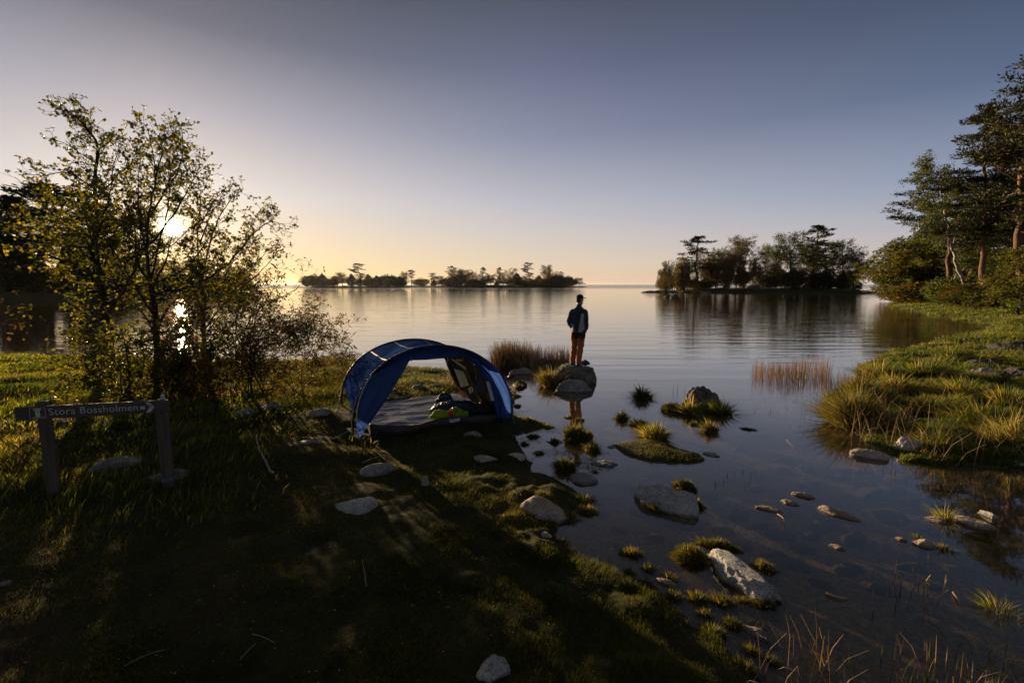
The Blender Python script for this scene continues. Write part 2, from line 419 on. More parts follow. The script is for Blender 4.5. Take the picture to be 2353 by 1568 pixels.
M['sign_paint'] = simple('worn pale grey lettering paint', [(0.30, (0.12, 0.10, 0.08)), (0.40, (0.38, 0.35, 0.32)), (0.7, (0.56, 0.52, 0.48))], 22, 0.7, 0.1, 60, 0.3)
M['sign_red'] = simple('steel band', [(0.3, (0.05, 0.06, 0.08)), (0.7, (0.10, 0.11, 0.14))], 20, 0.5, 0.1, 60, 0.5)
M['drift'] = simple('pale driftwood', [(0.3, (0.16, 0.11, 0.07)), (0.7, (0.34, 0.25, 0.17))], 9, 0.8, 0.5, 40, 0.2)
# ------------------------------------------------------------------ the land: shore outlines in metres, one sheet of ground
def W(px, py, z=0.0):
    d = ray(px, py); t = (z-CAM_H)/d[2]
    return (d[0]*t, d[1]*t)
def on_depth(px, py, Y):
    d = ray(px, py); t = Y/d[1]
    return np.array([d[0]*t, Y, CAM_H + d[2]*t])
main_land = [W(*p) for p in [(-1500, 812), (-300, 812), (0, 816), (150, 819), (300, 823), (450, 832), (560, 835), (640, 831), (700, 829), (780, 827),
    (850, 834), (940, 842), (1000, 848), (1050, 853), (1100, 862), (1140, 876), (1172, 892), (1182, 915), (1180, 940), (1195, 962), (1252, 971), (1250, 981), (1200, 994),
    (1182, 1010), (1190, 1030), (1205, 1055), (1222, 1080), (1275, 1095), (1322, 1118), (1330, 1140), (1318, 1165), (1285, 1195), (1262, 1222), (1268, 1250), (1330, 1288), (1420, 1325),
    (1482, 1345), (1515, 1378), (1560, 1415), (1620, 1450), (1690, 1495), (1760, 1570), (1830, 1700)]] + [(1.9, 0.9), (2.4, -3), (3, -30), (-80, -30), (-80, 11)]
right_land = [W(*p) for p in [(2046, 704), (2090, 713), (2150, 723), (2215, 735), (2262, 748), (2275, 760), (2235, 772), (2150, 787), (2080, 800), (2012, 822),
    (1968, 852), (1930, 885), (1902, 912), (1908, 946), (1925, 976), (1965, 992), (2005, 1010), (2030, 1040), (2075, 1056), (2140, 1060), (2210, 1062), (2270, 1072), (2352, 1080), (2700, 1100), (3600, 1120)]] + [(90, 6), (200, 60), (200, 170)] + \
    [W(*p) for p in [(3000, 672), (2500, 675), (2250, 682), (2100, 692)]]
islet = [W(*p) for p in [(1396, 1022), (1450, 1017), (1520, 1015), (1560, 1030), (1602, 1041), (1622, 1058), (1585, 1068), (1520, 1062), (1450, 1046)]]
mid_island = [(39, 143), (48, 136), (60, 128), (80, 124), (98, 124), (108, 130), (112, 142), (100, 156), (72, 158), (50, 152)]
def Xat(px, Y): return (px-1176)/1051.0*Y
far_a = [(Xat(668, 350), 350), (Xat(740, 338), 338), (Xat(850, 335), 335), (Xat(940, 345), 345), (Xat(950, 360), 360), (Xat(850, 385), 385), (Xat(700, 380), 380)]
far_b = [(Xat(975, 372), 372), (Xat(1060, 345), 345), (Xat(1200, 338), 338), (Xat(1290, 350), 350), (Xat(1315, 372), 372), (Xat(1200, 410), 410), (Xat(1050, 410), 410)]
far_c = [(Xat(1240, 430), 430), (Xat(1345, 425), 425), (Xat(1352, 440), 440), (Xat(1240, 460), 460)]
far_d = [(Xat(890, 430), 430), (Xat(1010, 430), 430), (Xat(1010, 460), 460), (Xat(890, 460), 460)]
left_wood = [W(*p) for p in [(-2500, 702), (-300, 697), (0, 694), (120, 692), (200, 688), (300, 681), (420, 673), (540, 666)]] + [(-105, 190), (-150, 215), (-420, 230), (-500, 80)]
left_far = [(Xat(500, 300), 300), (Xat(632, 296), 296), (Xat(640, 306), 306), (Xat(500, 330), 330)]
LANDS = [(main_land, 0.34, 2.6), (right_land, 0.15, 2.5), (islet, 0.06, 0.3), (mid_island, 1.6, 9.0), (far_a, 1.6, 14.0), (far_b, 2.2, 14.0), (far_c, 1.5, 8.0), (far_d, 1.5, 8.0), (left_wood, 1.7, 9.0), (left_far, 0.5, 5.0)]

def sdist(poly, x, y):
    P = np.asarray(poly, float); Q = np.roll(P, -1, axis=0)
    d2 = np.full(x.shape, 1e18); ins = np.zeros(x.shape, bool)
    for (ax, ay), (bx, by) in zip(P, Q):
        ex, ey = bx-ax, by-ay
        t = np.clip(((x-ax)*ex + (y-ay)*ey)/(ex*ex+ey*ey+1e-12), 0, 1)
        d2 = np.minimum(d2, (x-ax-t*ex)**2 + (y-ay-t*ey)**2)
        c = ((ay > y) != (by > y)) & (x < (bx-ax)*(y-ay)/((by-ay) if by != ay else 1e-12) + ax)
        ins ^= c
    return np.where(ins, 1, -1)*np.sqrt(d2)

def height(x, y, full=False):
    x = np.atleast_1d(np.asarray(x, float)); y = np.atleast_1d(np.asarray(y, float))
    best = np.full(x.shape, -1e9); h = np.full(x.shape, 0.0); which = np.zeros(x.shape, int)
    rr = np.hypot(x, y)
    rag = fbm(x*1.1, y*1.1, 0, 4, 3)*np.clip(0.03*rr, 0.10, 1.2)
    for k, (poly, a, b) in enumerate(LANDS):
        sd = sdist(poly, x, y)
        if k < 2: sd = sd + rag + fbm(x*3.7, y*3.7, 0, 3, 17)*np.where((k == 0) & (x < -1.5) & (y < 7), 0.05, 0.17)
        elif k == 2: sd = sd + rag*0.6 + fbm(x*3.5, y*3.5, 0, 3, 13)*0.10
        else: sd = sd + rag*1.2
        hh = np.where(sd > 0, 0.015 + a*(1-np.exp(-np.maximum(sd, 0)/b)), 0)
        if k == 1: hh = hh + np.where(sd > 0, np.clip((y-30)/30, 0, 1)*np.clip((sd-1)/9, 0, 1)*1.3, 0)
        m = sd > best
        which = np.where(m, k, which); best = np.where(m, sd, best); h = np.where(m, hh, h)
    pond = np.clip((10.5-y)/3, 0, 1)*(x > -2)*(x < 14)
    deep = np.where(pond > 0, 0.20, 0.9)*(1-np.exp(np.minimum(best, 0)/2.2)) + np.clip(-best-6, 0, 60)*0.05
    hum = fbm(x*1.7, y*1.7, 0, 4, 11)*0.07 + fbm(x*0.5, y*0.5, 0, 3, 5)*0.12
    h = h + np.where(which > 2, 0.9*fbm(x*0.12, y*0.12, 0, 3, 41)*np.clip(best/4, 0, 1), 0)
    amp = np.where(which == 1, 0.75, np.where(which == 2, 0.15, 1.0))
    h = np.where(best > 0, h + hum*amp*np.clip(best/0.8, 0, 1) + fbm(x*6, y*6, 0, 2, 21)*0.015*np.clip(best/0.3, 0, 1) + np.where((which == 0) & (best < 1.6) & (x > -1.6), np.maximum(fbm(x*3.1, y*3.1, 0, 3, 27), 0)*0.13*np.clip(best/.25, 0, 1)*np.clip((1.6-best), 0, 1), 0), -0.015 - deep + fbm(x*2.5, y*2.5, 0, 3, 9)*0.04*np.clip(-best, 0, 1))
    h = np.where((best > 0) & (h < 0.006), 0.006, h)
    return (h, best, which) if full else h

def G(px, py):
    """the point of the ground seen at a pixel of the 2352 wide frame"""
    z = 0.2
    for i in range(25):
        x, y = W(px, py, z); z = 0.5*z + 0.5*max(float(height(x, y)[0]), 0.0)
    return np.array([x, y, z])

def tri_soup(xs, ys, zs):
    pass
rad = np.concatenate([np.geomspace(0.35, 70, 520), np.geomspace(71.5, 520, 190), np.geomspace(560, 14000, 30)])
ang = np.concatenate([np.linspace(-100, -58, 16)[:-1], np.linspace(-58, 58, 420), np.linspace(58, 100, 16)[1:]])*math.pi/180
RR, AA = np.meshgrid(rad, ang, indexing='ij')
gx, gy = RR*np.sin(AA), RR*np.cos(AA)
gz = height(gx.ravel(), gy.ravel()).reshape(gx.shape)
mb = MB(); mb.grid(np.stack([gx, gy, gz], -1)[:, ::-1])
# the ground behind the camera, coarse
bx, by = np.meshgrid(np.linspace(-60, 60, 60), np.linspace(-40, 0.0, 26), indexing='ij')
rim = (np.abs(np.arctan2(bx, by)) > math.radians(99))
m, nt, out = mat('soil with moss and dead grass'); L = nt.links
g_ = nt.nodes.new('ShaderNodeNewGeometry'); sepg = nt.nodes.new('ShaderNodeSeparateXYZ'); L.new(g_.outputs['Position'], sepg.inputs[0])
n1 = node(nt, 'ShaderNodeTexNoise', Scale=1.4, Detail=9.0, Roughness=0.65); L.new(g_.outputs['Position'], n1.inputs['Vector'])
n2 = node(nt, 'ShaderNodeTexNoise', Scale=26.0, Detail=8.0, Roughness=0.75); L.new(g_.outputs['Position'], n2.inputs['Vector'])
c1 = cramp(nt, n1.outputs[0], [(0.3, (0.020, 0.022, 0.007)), (0.5, (0.038, 0.038, 0.011)), (0.62, (0.060, 0.046, 0.020)), (0.75, (0.045, 0.030, 0.017))])
c2 = cramp(nt, n2.outputs[0], [(0.3, (0.5, 0.5, 0.5)), (0.6, (1.2, 1.2, 1.2)), (0.8, (1.9, 1.8, 1.6))])
mm = node(nt, 'ShaderNodeVectorMath', operation='MULTIPLY'); L.new(c1, mm.inputs[0]); L.new(c2, mm.inputs[1])
bed = cramp(nt, n2.outputs[0], [(0.35, (0.12, 0.095, 0.06)), (0.50, (0.27, 0.21, 0.14)), (0.68, (0.50, 0.42, 0.31))])
mrn = node(nt, 'ShaderNodeMapRange'); mrn.inputs['From Min'].default_value = -0.04; mrn.inputs['From Max'].default_value = 0.02; L.new(sepg.outputs[2], mrn.inputs['Value'])
mxg = nt.nodes.new('ShaderNodeMix'); mxg.data_type = 'RGBA'; L.new(mrn.outputs[0], mxg.inputs[0]); L.new(bed, mxg.inputs[6]); L.new(mm.outputs[0], mxg.inputs[7])
bs = node(nt, 'ShaderNodeBsdfPrincipled', Roughness=0.95); bs.inputs['Specular IOR Level'].default_value = 0.1
L.new(mxg.outputs[2], bs.inputs['Base Color'])
bp = node(nt, 'ShaderNodeBump', Strength=1.0, Distance=0.03); L.new(n2.outputs[0], bp.inputs['Height']); L.new(bp.outputs[0], bs.inputs['Normal'])
L.new(bs.outputs[0], out.inputs[0]); M['ground'] = m
# close the sheet behind the camera as part of the same mesh
gb = np.linspace(100, 260, 40)*math.pi/180
rb = np.concatenate([np.geomspace(0.35, 60, 40), [400.0, 14000.0]])
R2g, A2g = np.meshgrid(rb, gb, indexing='ij')
x2, y2 = R2g*np.sin(A2g), R2g*np.cos(A2g)
z2 = height(x2.ravel(), y2.ravel()).reshape(x2.shape)
mb.grid(np.stack([x2, y2, z2], -1)[:, ::-1])
a = np.linspace(0, 2*math.pi, 24, endpoint=False)
zc = float(height(0.0, 0.0)[0])
mb.add(np.concatenate([[[0, 0, zc]], np.stack([0.36*np.sin(a), 0.36*np.cos(a), np.full(24, zc)-0.01], 1)]), [(0, 1+(i+1) % 24, 1+i) for i in range(24)])
tag(mb.build('ground', M['ground']), 'dark mossy shore ground running under the shallow water', kind='structure')

# ------------------------------------------------------------------ water: one sheet, see-through where shallow, mirror at a low angle
m, nt, out = mat('lake water'); L = nt.links
g_ = nt.nodes.new('ShaderNodeNewGeometry'); pos = g_.outputs['Position']
sepw = nt.nodes.new('ShaderNodeSeparateXYZ'); L.new(pos, sepw.inputs[0])
def wnoise(sx, sy, detail, rot=0.0, dist=0.0):
    mp = nt.nodes.new('ShaderNodeMapping'); mp.inputs['Scale'].default_value = (sx, sy, 1); mp.inputs['Rotation'].default_value = (0, 0, rot)
    L.new(pos, mp.inputs[0])
    n = node(nt, 'ShaderNodeTexNoise', Scale=1.0, Detail=detail, Roughness=0.5, Distortion=dist); L.new(mp.outputs[0], n.inputs['Vector'])
    return n.outputs[0]
def mth(op, a, b=None, c=None, clamp=False):
    n = nt.nodes.new('ShaderNodeMath'); n.operation = op; n.use_clamp = clamp
    for i, v in enumerate((a, b, c)):
        if v is None: continue
        if isinstance(v, (int, float)): n.inputs[i].default_value = v
        else: L.new(v, n.inputs[i])
    return n.outputs[0]
def rng_(val, a, b, c, d):
    n = nt.nodes.new('ShaderNodeMapRange'); n.interpolation_type = 'SMOOTHSTEP'
    for k, v in zip(('From Min', 'From Max', 'To Min', 'To Max'), (a, b, c, d)): n.inputs[k].default_value = v
    L.new(val, n.inputs['Value']); return n.outputs[0]
Yp = sepw.outputs[1]
swell = wnoise(0.16, 1.3, 2.0, 0.05, 0.6)        # long low swells, crests across the view
rip = wnoise(0.9, 5.0, 3.0, -0.06, 0.5)          # small ripples
fine = wnoise(6.0, 14.0, 3.0, 0.2)
open_ = wnoise(0.12, 0.5, 4.0, 0.0)
patch = rng_(wnoise(0.03, 0.06, 3.0), 0.42, 0.62, 0.0, 1.0)
k_swell = rng_(Yp, 9.5, 17.0, 0.04, 1.0)
k_rip = rng_(Yp, 7.0, 16.0, 0.12, 1.0)
k_open = rng_(Yp, 180.0, 420.0, 0.0, 1.0)
h1 = mth('MULTIPLY', mth('MULTIPLY', swell, 0.025), k_swell)
h2 = mth('MULTIPLY', mth('MULTIPLY', rip, 0.0044), k_rip)
h3 = mth('MULTIPLY', mth('MULTIPLY', fine, 0.0009), mth('MULTIPLY_ADD', patch, 0.9, 0.1))
h4 = mth('MULTIPLY', mth('MULTIPLY', open_, 0.9), k_open)
hsum = mth('ADD', mth('ADD', h1, h2), mth('ADD', h3, h4))
bp = node(nt, 'ShaderNodeBump', Strength=1.0, Distance=1.0); L.new(hsum, bp.inputs['Height'])
dt = nt.nodes.new('ShaderNodeVectorMath'); dt.operation = 'DOT_PRODUCT'; L.new(bp.outputs[0], dt.inputs[0]); L.new(g_.outputs['Incoming'], dt.inputs[1])
fres = mth('MULTIPLY_ADD', mth('POWER', mth('SUBTRACT', 1.0, mth('ABSOLUTE', dt.outputs['Value']), None, True), 2.9), 0.975, 0.022, True)   # same from above and below
gl = node(nt, 'ShaderNodeBsdfGlossy', Roughness=0.02); L.new(bp.outputs[0], gl.inputs['Normal']); gl.inputs['Color'].default_value = (0.99, 0.965, 0.91, 1)
L.new(mth('MULTIPLY_ADD', k_open, 0.10, 0.025), gl.inputs['Roughness'])
tr = node(nt, 'ShaderNodeBsdfTransparent'); tr.inputs['Color'].default_value = (0.78, 0.71, 0.58, 1)
mx = nt.nodes.new('ShaderNodeMixShader'); L.new(fres, mx.inputs[0]); L.new(tr.outputs[0], mx.inputs[1]); L.new(gl.outputs[0], mx.inputs[2])
L.new(mx.outputs[0], out.inputs[0]); M['water'] = m
mb = MB()
rw = np.concatenate([np.geomspace(0.5, 500, 60), np.geomspace(600, 13900, 16)])
aw = np.linspace(-math.pi, math.pi, 73)
R3, A3 = np.meshgrid(rw, aw, indexing='ij')
mb.grid(np.stack([R3*np.sin(A3), R3*np.cos(A3), np.zeros_like(R3)], -1)[:, ::-1], smooth=False)
tag(mb.build('water', M['water']), 'calm lake water mirroring the evening sky', kind='structure')

# ------------------------------------------------------------------ trees
def unit(v):
    n = np.linalg.norm(v); return v/n if n > 1e-9 else v
class Plant:
    def __init__(s, seed):
        s.jit = 0.0; s.gap = False; s.r = random.Random(seed); s.p0 = []; s.p1 = []; s.r0 = []; s.r1 = []
        s.lc = []; s.la = []; s.ln = []
    def seg(s, a, b, ra, rb): s.p0.append(a); s.p1.append(b); s.r0.append(ra); s.r1.append(rb)
    def leafy(s, p, d, n, spread=0.9):
        for i in range(n):
            ax = unit(d*0.5 + np.array([s.r.gauss(0, spread), s.r.gauss(0, spread), s.r.gauss(0, spread)*0.8]))
            s.lc.append(p + np.array([s.r.gauss(0, s.jit), s.r.gauss(0, s.jit), s.r.gauss(0, s.jit)]) if s.jit else p); s.la.append(ax); s.ln.append(np.array([s.r.gauss(0, 0.6), s.r.gauss(0, 0.6), s.r.gauss(0, .6)+0.7]))
    def grow(s, p, d, L, r, level, P):
        """one shoot with its side shoots. P: dict of settings"""
        ns = max(3, int(L/P['step'])); st = L/ns; maxl = P['levels']
        pts = [p]; ds = [d]
        wob = P['wobble'][min(level, len(P['wobble'])-1)]
        for i in range(ns):
            d = unit(d + np.array([s.r.gauss(0, wob), s.r.gauss(0, wob), s.r.gauss(0, wob*0.7)]) + np.array([0, 0, P['trop'][min(level, len(P['trop'])-1)]*st]))
            q = p + d*st
            ra = r*(1-0.8*i/ns); rb = r*(1-0.8*(i+1)/ns)
            s.seg(p, q, max(ra, P['rmin']), max(rb, P['rmin'])); p = q; pts.append(p); ds.append(d)
        s.side(pts, ds, L, r, level, P)
    def side(s, pts, ds, L, r, level, P):
        maxl = P['levels']
        if level < maxl:
            sp_ = P['space'][min(level, len(P['space'])-1)]
            n = max(1, int(L*(1-P['bare'][min(level, len(P['bare'])-1)])/sp_))
            for k in range(n):
                u = P['bare'][min(level, len(P['bare'])-1)]
                t = u + (1-u)*(k + s.r.random())/n
                i = min(int(t*(len(pts)-1)), len(pts)-2); f = t*(len(pts)-1)-i
                q = pts[i]*(1-f) + pts[i+1]*f; dd = ds[min(i+1, len(ds)-1)]
                az = s.r.random()*2*math.pi
                a = np.cross(dd, [0, 0, 1.0]); a = unit(a) if np.linalg.norm(a) > 0.1 else np.array([1., 0, 0])
                b = np.cross(dd, a); perp = math.cos(az)*a + math.sin(az)*b
                if P.get('flat'): perp = unit(perp*np.array([1, 1, 1-P['flat']]))
                an = math.radians(s.r.uniform(*P['angle']))
                cd = unit(dd*math.cos(an) + perp*math.sin(an))
                cl = L*s.r.uniform(*P['ratio'])*(1.05-0.6*t)
                cl = min(cl, P['maxlen'][min(level, len(P['maxlen'])-1)]*(1.15-P.get('taper', 0.3)*t))
                if cl < P['minlen']: cl = P['minlen']
                s.grow(q, cd, cl, max(r*(1-0.7*t)*0.5, P['rmin']), level+1, P)
        if level >= P['leaf_from']:
            for i in range(1, len(pts)):
                if s.r.random() < P['leaf_p']: s.leafy(pts[i], ds[min(i, len(ds)-1)], P['leaf_n'], P.get('spread', 0.9))
            s.leafy(pts[-1], ds[-1], P['leaf_n']+1, P.get('spread', 0.9))
    def stem(s, pts, r0, r1, P, level=0, side=True, sub=4):
        """a limb drawn through given points, smoothed, then its side shoots"""
        pts = [np.asarray(q, float) for q in pts]; out_ = []
        for i in range(len(pts)-1):
            a = pts[max(i-1, 0)]; b = pts[i]; c = pts[i+1]; d = pts[min(i+2, len(pts)-1)]
            for k in range(sub):
                t = k/sub
                out_.append(0.5*((2*b) + (-a+c)*t + (2*a-5*b+4*c-d)*t*t + (-a+3*b-3*c+d)*t**3))
        out_.append(pts[-1]); n = len(out_)
        jit = np.linalg.norm(out_[-1]-out_[0])*0.004
        out_ = [o + (np.array([s.r.gauss(0, jit), s.r.gauss(0, jit), s.r.gauss(0, jit)]) if 0 < i < n-1 else 0) for i, o in enumerate(out_)]
        ds = [unit(out_[min(i+1, n-1)]-out_[max(i-1, 0)]) for i in range(n)]
        L = 0
        for i in range(n-1):
            t = i/(n-1); t1 = (i+1)/(n-1)
            s.seg(out_[i], out_[i+1], r0+(r1-r0)*t, r0+(r1-r0)*t1); L += np.linalg.norm(out_[i+1]-out_[i])
        if side: s.side(out_, ds, L, r0*0.6, level, P)
        return out_
    def trunk_mesh(s, name, n=5, origin=(0, 0, 0)):
        mb = MB(); o = np.asarray(origin, float)
        r0 = np.array(s.r0); big = r0 > 0.012
        p0, p1, r1 = np.array(s.p0)-o, np.array(s.p1)-o, np.array(s.r1)
        mb.segs(p0[big], p1[big], r0[big], r1[big], 7 if n > 4 else n)
        mb.segs(p0[~big], p1[~big], r0[~big], r1[~big], 3)
        return mb.mesh(name)
    def leaf_mesh(s, name, ln, wd, origin=(0, 0, 0), var=0.5, fold=0.2):
        mb = MB(); o = np.asarray(origin, float)
        if s.gap:          # an opening in this crown where the low sun shows
            q = np.array(s.lc)-np.array([0, 0, CAM_H]); q /= np.linalg.norm(q, axis=1, keepdims=True); k_ = (q @ SUN) < math.cos(math.radians(1.5))
            s.lc = [a for a, f in zip(s.lc, k_) if f]; s.la = [a for a, f in zip(s.la, k_) if f]; s.ln = [a for a, f in zip(s.ln, k_) if f]
        N = len(s.lc)
        g = np.random.default_rng(len(s.lc))
        k = 1 + g.uniform(-var, var, N)
        mb.leaves(np.array(s.lc)-o, np.array(s.la), np.array(s.ln), ln*k, wd*k, attr=g.random(N), fold=fold)
        return mb.mesh(name)

def link(name, me, parent, mt):
    if len(me.materials) == 0: me.materials.append(mt)
    o = bpy.data.objects.new(name, me); COL.objects.link(o); o.parent = parent
    return o

def pine_mesh(seed, Hh, crown_from, spreadw, tuft=0.22, nt_=9, lean=0.0, density=1.0, name='pine'):
    """Scots pine: bare lower trunk, level limbs ending in flat pads of needles"""
    pl = Plant(seed); r = pl.r
    pts = [np.array([0, 0, -0.3])]; x = y = 0.0
    for i in range(1, 9):
        x += r.gauss(0, 0.012*Hh) + lean*Hh/8; y += r.gauss(0, 0.012*Hh)
        pts.append(np.array([x, y, Hh*i/8*0.97]))
    tr = pl.stem(pts, 0.018*Hh, 0.004*Hh, None, side=False, sub=3)
    def at(z):
        for i in range(len(tr)-1):
            if tr[i+1][2] >= z: 
                f = (z-tr[i][2])/(tr[i+1][2]-tr[i][2]+1e-9); return tr[i]*(1-f)+tr[i+1]*f
        return tr[-1]
    tc_, ta, tn = [], [], []
    def pad(p, d, size):
        for k in range(nt_):
            o = np.array([r.gauss(0, size*0.62), r.gauss(0, size*0.62), r.gauss(0, size*0.20)+size*0.14])
            ax = unit(o*1.2/size + np.array([0, 0, 0.45]) + d*0.5 + np.array([r.gauss(0, .4), r.gauss(0, .4), r.gauss(0, .3)]))
            tc_.append(p+o); ta.append(ax); tn.append(np.array([r.gauss(0, 1), r.gauss(0, 1), r.gauss(0, 1)]))
    n = int(54*density)
    for k in range(n):
        t = (k+r.random())/n
        z = Hh*(crown_from + (1-crown_from)*t**0.9)
        prof = (math.sin(math.pi*min(1, (t*0.86+0.14)))**0.75)*(0.65+0.35*math.sin(t*17+seed))
        Lb = spreadw*max(0.16, prof)*r.uniform(0.5, 1.05)
        az = r.random()*2*math.pi
        d = unit(np.array([math.cos(az), math.sin(az), 0.04+0.75*t**2.2 + r.uniform(-.22, .18)]))
        p = at(z); ns = max(4, int(Lb/0.45)); st = Lb/ns
        side = np.cross(d, [0, 0, 1.]); side = unit(side)
        for i in range(ns):
            d = unit(d + np.array([r.gauss(0, .13), r.gauss(0, .13), r.gauss(0, .08)+0.03]))
            q = p + d*st; rr_ = 0.005*Hh*(1-t*0.5)*(1-0.85*i/ns)*0.6; pl.seg(p, q, max(rr_, .012), max(rr_*0.8, .01)); p = q
            if i >= ns*0.35:
                pad(p, d, 0.30)
                for sgn in (-1, 1):
                    if r.random() < 0.85:
                        e = unit(d*0.55 + side*sgn*r.uniform(.6, 1.1) + np.array([0, 0, r.uniform(-.05, .3)]))
                        Ls = Lb*r.uniform(0.14, 0.34)*(1.15-i/ns*0.6); q2 = p+e*Ls
                        pl.seg(p, q2, 0.015, 0.008)
                        m_ = max(1, int(Ls/0.38))
                        for w in range(m_): pad(p+e*Ls*(w+1)/m_, e, 0.30)
        pad(p, d, 0.32)
    # dead stubs on the bare trunk
    for k in range(7):
        z = Hh*r.uniform(0.2, crown_from); az = r.random()*6.28
        p = at(z); pl.seg(p, p+np.array([math.cos(az), math.sin(az), r.uniform(-.3, .1)])*r.uniform(.4, 1.4), 0.02, 0.008)
    pl.lc, pl.la, pl.ln = tc_, ta, tn
    return pl.trunk_mesh(name+'_trunk', 6), pl.leaf_mesh(name+'_crown', tuft, tuft*0.34, fold=0.1)

def leaf_tree_mesh(seed, Hh, leaf=0.16, width=0.5, leaf_n=4, crown_from=0.25, wide=(38, 62), step=None, levels=3, name='tree', lean=0.0, leaf_p=0.8, stems=1, jit=0.0):
    pl = Plant(seed); r = pl.r; pl.jit = jit
    P = dict(step=Hh*0.035, wobble=[0.1, .16, .22, .28], trop=[0.05*12/Hh, .02, 0.0, 0], levels=levels, space=[Hh*0.030, Hh*0.036, Hh*0.03], bare=[crown_from, 0.25, 0.15, 0.1],
             angle=wide, ratio=(width*0.75, width*1.15), maxlen=[Hh*0.5, Hh*0.24, Hh*0.12], minlen=Hh*0.03, rmin=0.006*Hh/8, leaf_from=levels-1, leaf_p=leaf_p, leaf_n=leaf_n, spread=0.9)
    for k in range(stems):
        pts = [np.array([0, 0, -0.3])]; x = y = 0.0; a = r.random()*6.28; ln_ = (0.22 if stems > 1 else 0.0)
        for i in range(1, 7):
            x += r.gauss(0, 0.02*Hh) + lean*Hh/6 + math.cos(a)*ln_*Hh/6; y += r.gauss(0, 0.02*Hh) + math.sin(a)*ln_*Hh/6
            pts.append(np.array([x, y, Hh*(0.92 if k == 0 else r.uniform(.65, .9))*i/6]))
        pl.stem(pts, 0.016*Hh/(stems**0.4), 0.003*Hh, P, 0, True, 3)
    return pl.trunk_mesh(name+'_trunk', 6), pl.leaf_mesh(name+'_crown', leaf, leaf*0.72)

def bush_mesh(seed, R, Hh, n, leaf, name='bush', cone=False):
    """dense bush or juniper: leaf faces through the whole volume, uneven outline, a few stems"""
    g = np.random.default_rng(seed); r = random.Random(seed)
    u = g.normal(size=(n, 3)); u /= np.linalg.norm(u, axis=1, keepdims=True)
    rr_ = g.random(n)**0.45
    lump = 1 + 0.35*fbm(u[:, 0]*2.2+seed, u[:, 1]*2.2, u[:, 2]*2.2, 3, seed)
    p = u*rr_[:, None]*lump[:, None]
    p[:, 2] = (p[:, 2]*0.5+0.5)
    if cone: 
        s_ = (1.05-p[:, 2])**0.6; p[:, 0] *= s_; p[:, 1] *= s_
    P_ = np.stack([p[:, 0]*R, p[:, 1]*R, np.maximum(p[:, 2], 0.02)*Hh], 1)
    hole = fbm(P_[:, 0]*2.5/R+seed, P_[:, 1]*2.5/R, P_[:, 2]*2.5/R, 2, seed+5)
    keep = hole > -0.28; P_ = P_[keep]; u = u[keep]; n = len(P_)
    mb = MB(); ax = u*0.7 + g.normal(size=(n, 3))*0.6 + np.array([0, 0, 0.4])
    mb.leaves(P_, ax, g.normal(size=(n, 3)), leaf*g.uniform(.6, 1.4, n), leaf*0.6*g.uniform(.6, 1.4, n), attr=g.random(n))
    cr = mb.mesh(name+'_crown')
    mb = MB(); a = []; b = []
    for k in range(9):
        az = r.random()*6.28; q = np.array([math.cos(az)*R*0.5*r.random(), math.sin(az)*R*0.5*r.random(), Hh*r.uniform(.5, .85)])
        a.append([0, 0, -0.2]); b.append(q)
    mb.segs(a, b, [0.02*Hh]*9, [0.006*Hh]*9, 5)
    return mb.mesh(name+'_trunk'), cr
# ------------------------------------------------------------------ far and middle woods: base meshes, then a copy per tree
WID = {}
def mesh_width(ms):
    me = ms[1]
    if me.name not in WID:
        v = np.empty(len(me.vertices)*3, np.float32); me.vertices.foreach_get('co', v); v = v.reshape(-1, 3)
        WID[me.name] = float(np.percentile(v[:, 0], 97)-np.percentile(v[:, 0], 3)); print(me.name, 'width', WID[me.name], 'top', v[:, 2].max(), len(v))
    return WID[me.name]
TOPZ = {}
def mesh_top(ms):
    me = ms[1]
    if me.name not in TOPZ:
        v = np.empty(len(me.vertices)*3, np.float32); me.vertices.foreach_get('co', v); TOPZ[me.name] = float(np.percentile(v[2::3], 99.3))
    return TOPZ[me.name]
def S2(x, y): return float(height(x, y)[0])
PINE = [pine_mesh(101+i, 15.0, cf, sw, 0.42, 8, ln_) for i, (cf, sw, ln_) in enumerate([(0.38, 3.4, 0.0), (0.30, 3.2, 0.02), (0.48, 4.0, -0.03)])]
DEC = [leaf_tree_mesh(201+i, 12.0, lf, w, n_, cf, st, name='leafy', stems=k, jit=.22) for i, (lf, w, n_, cf, st, k) in enumerate([(0.20, 0.56, 4, 0.20, (30, 60), 1), (0.18, 0.5, 3, 0.20, (25, 52), 2), (0.22, 0.6, 4, 0.14, (35, 68), 1)])]
BUSH = [bush_mesh(301+i, 3.0, 5.0, 3200, 0.42) for i in range(3)]
JUN = [bush_mesh(311+i, 1.6, 6.0, 2600, 0.34, 'juniper', True) for i in range(2)]
first_use = {}
def place(kind, meshes, x, y, z, Hm, Href, rz, mts, sx=1.0, name=None, label=None, cat='tree', group=None, tilt=0.0):
    sx *= mesh_top(meshes)/Href; Href = mesh_top(meshes)
    tm, cm = meshes; key = (tm.name, cm.name, mts[0], mts[1])
    if key not in first_use:
        t2, c2 = tm, cm
        if len(tm.materials): t2 = tm.copy(); t2.materials.clear()
        if len(cm.materials): c2 = cm.copy(); c2.materials.clear()
        t2.materials.append(M[mts[0]]); c2.materials.append(M[mts[1]]); first_use[key] = (t2, c2)
    t2, c2 = first_use[key]
    e = empty(name or kind, (x, y, z), rz); s_ = Hm/Href; e.scale = (s_*sx, s_*sx, s_); e.rotation_euler = (0, tilt, rz)
    a = bpy.data.objects.new('trunk', t2); COL.objects.link(a); a.parent = e
    b = bpy.data.objects.new('crown', c2); COL.objects.link(b); b.parent = e
    tag(e, label, cat, group); return e
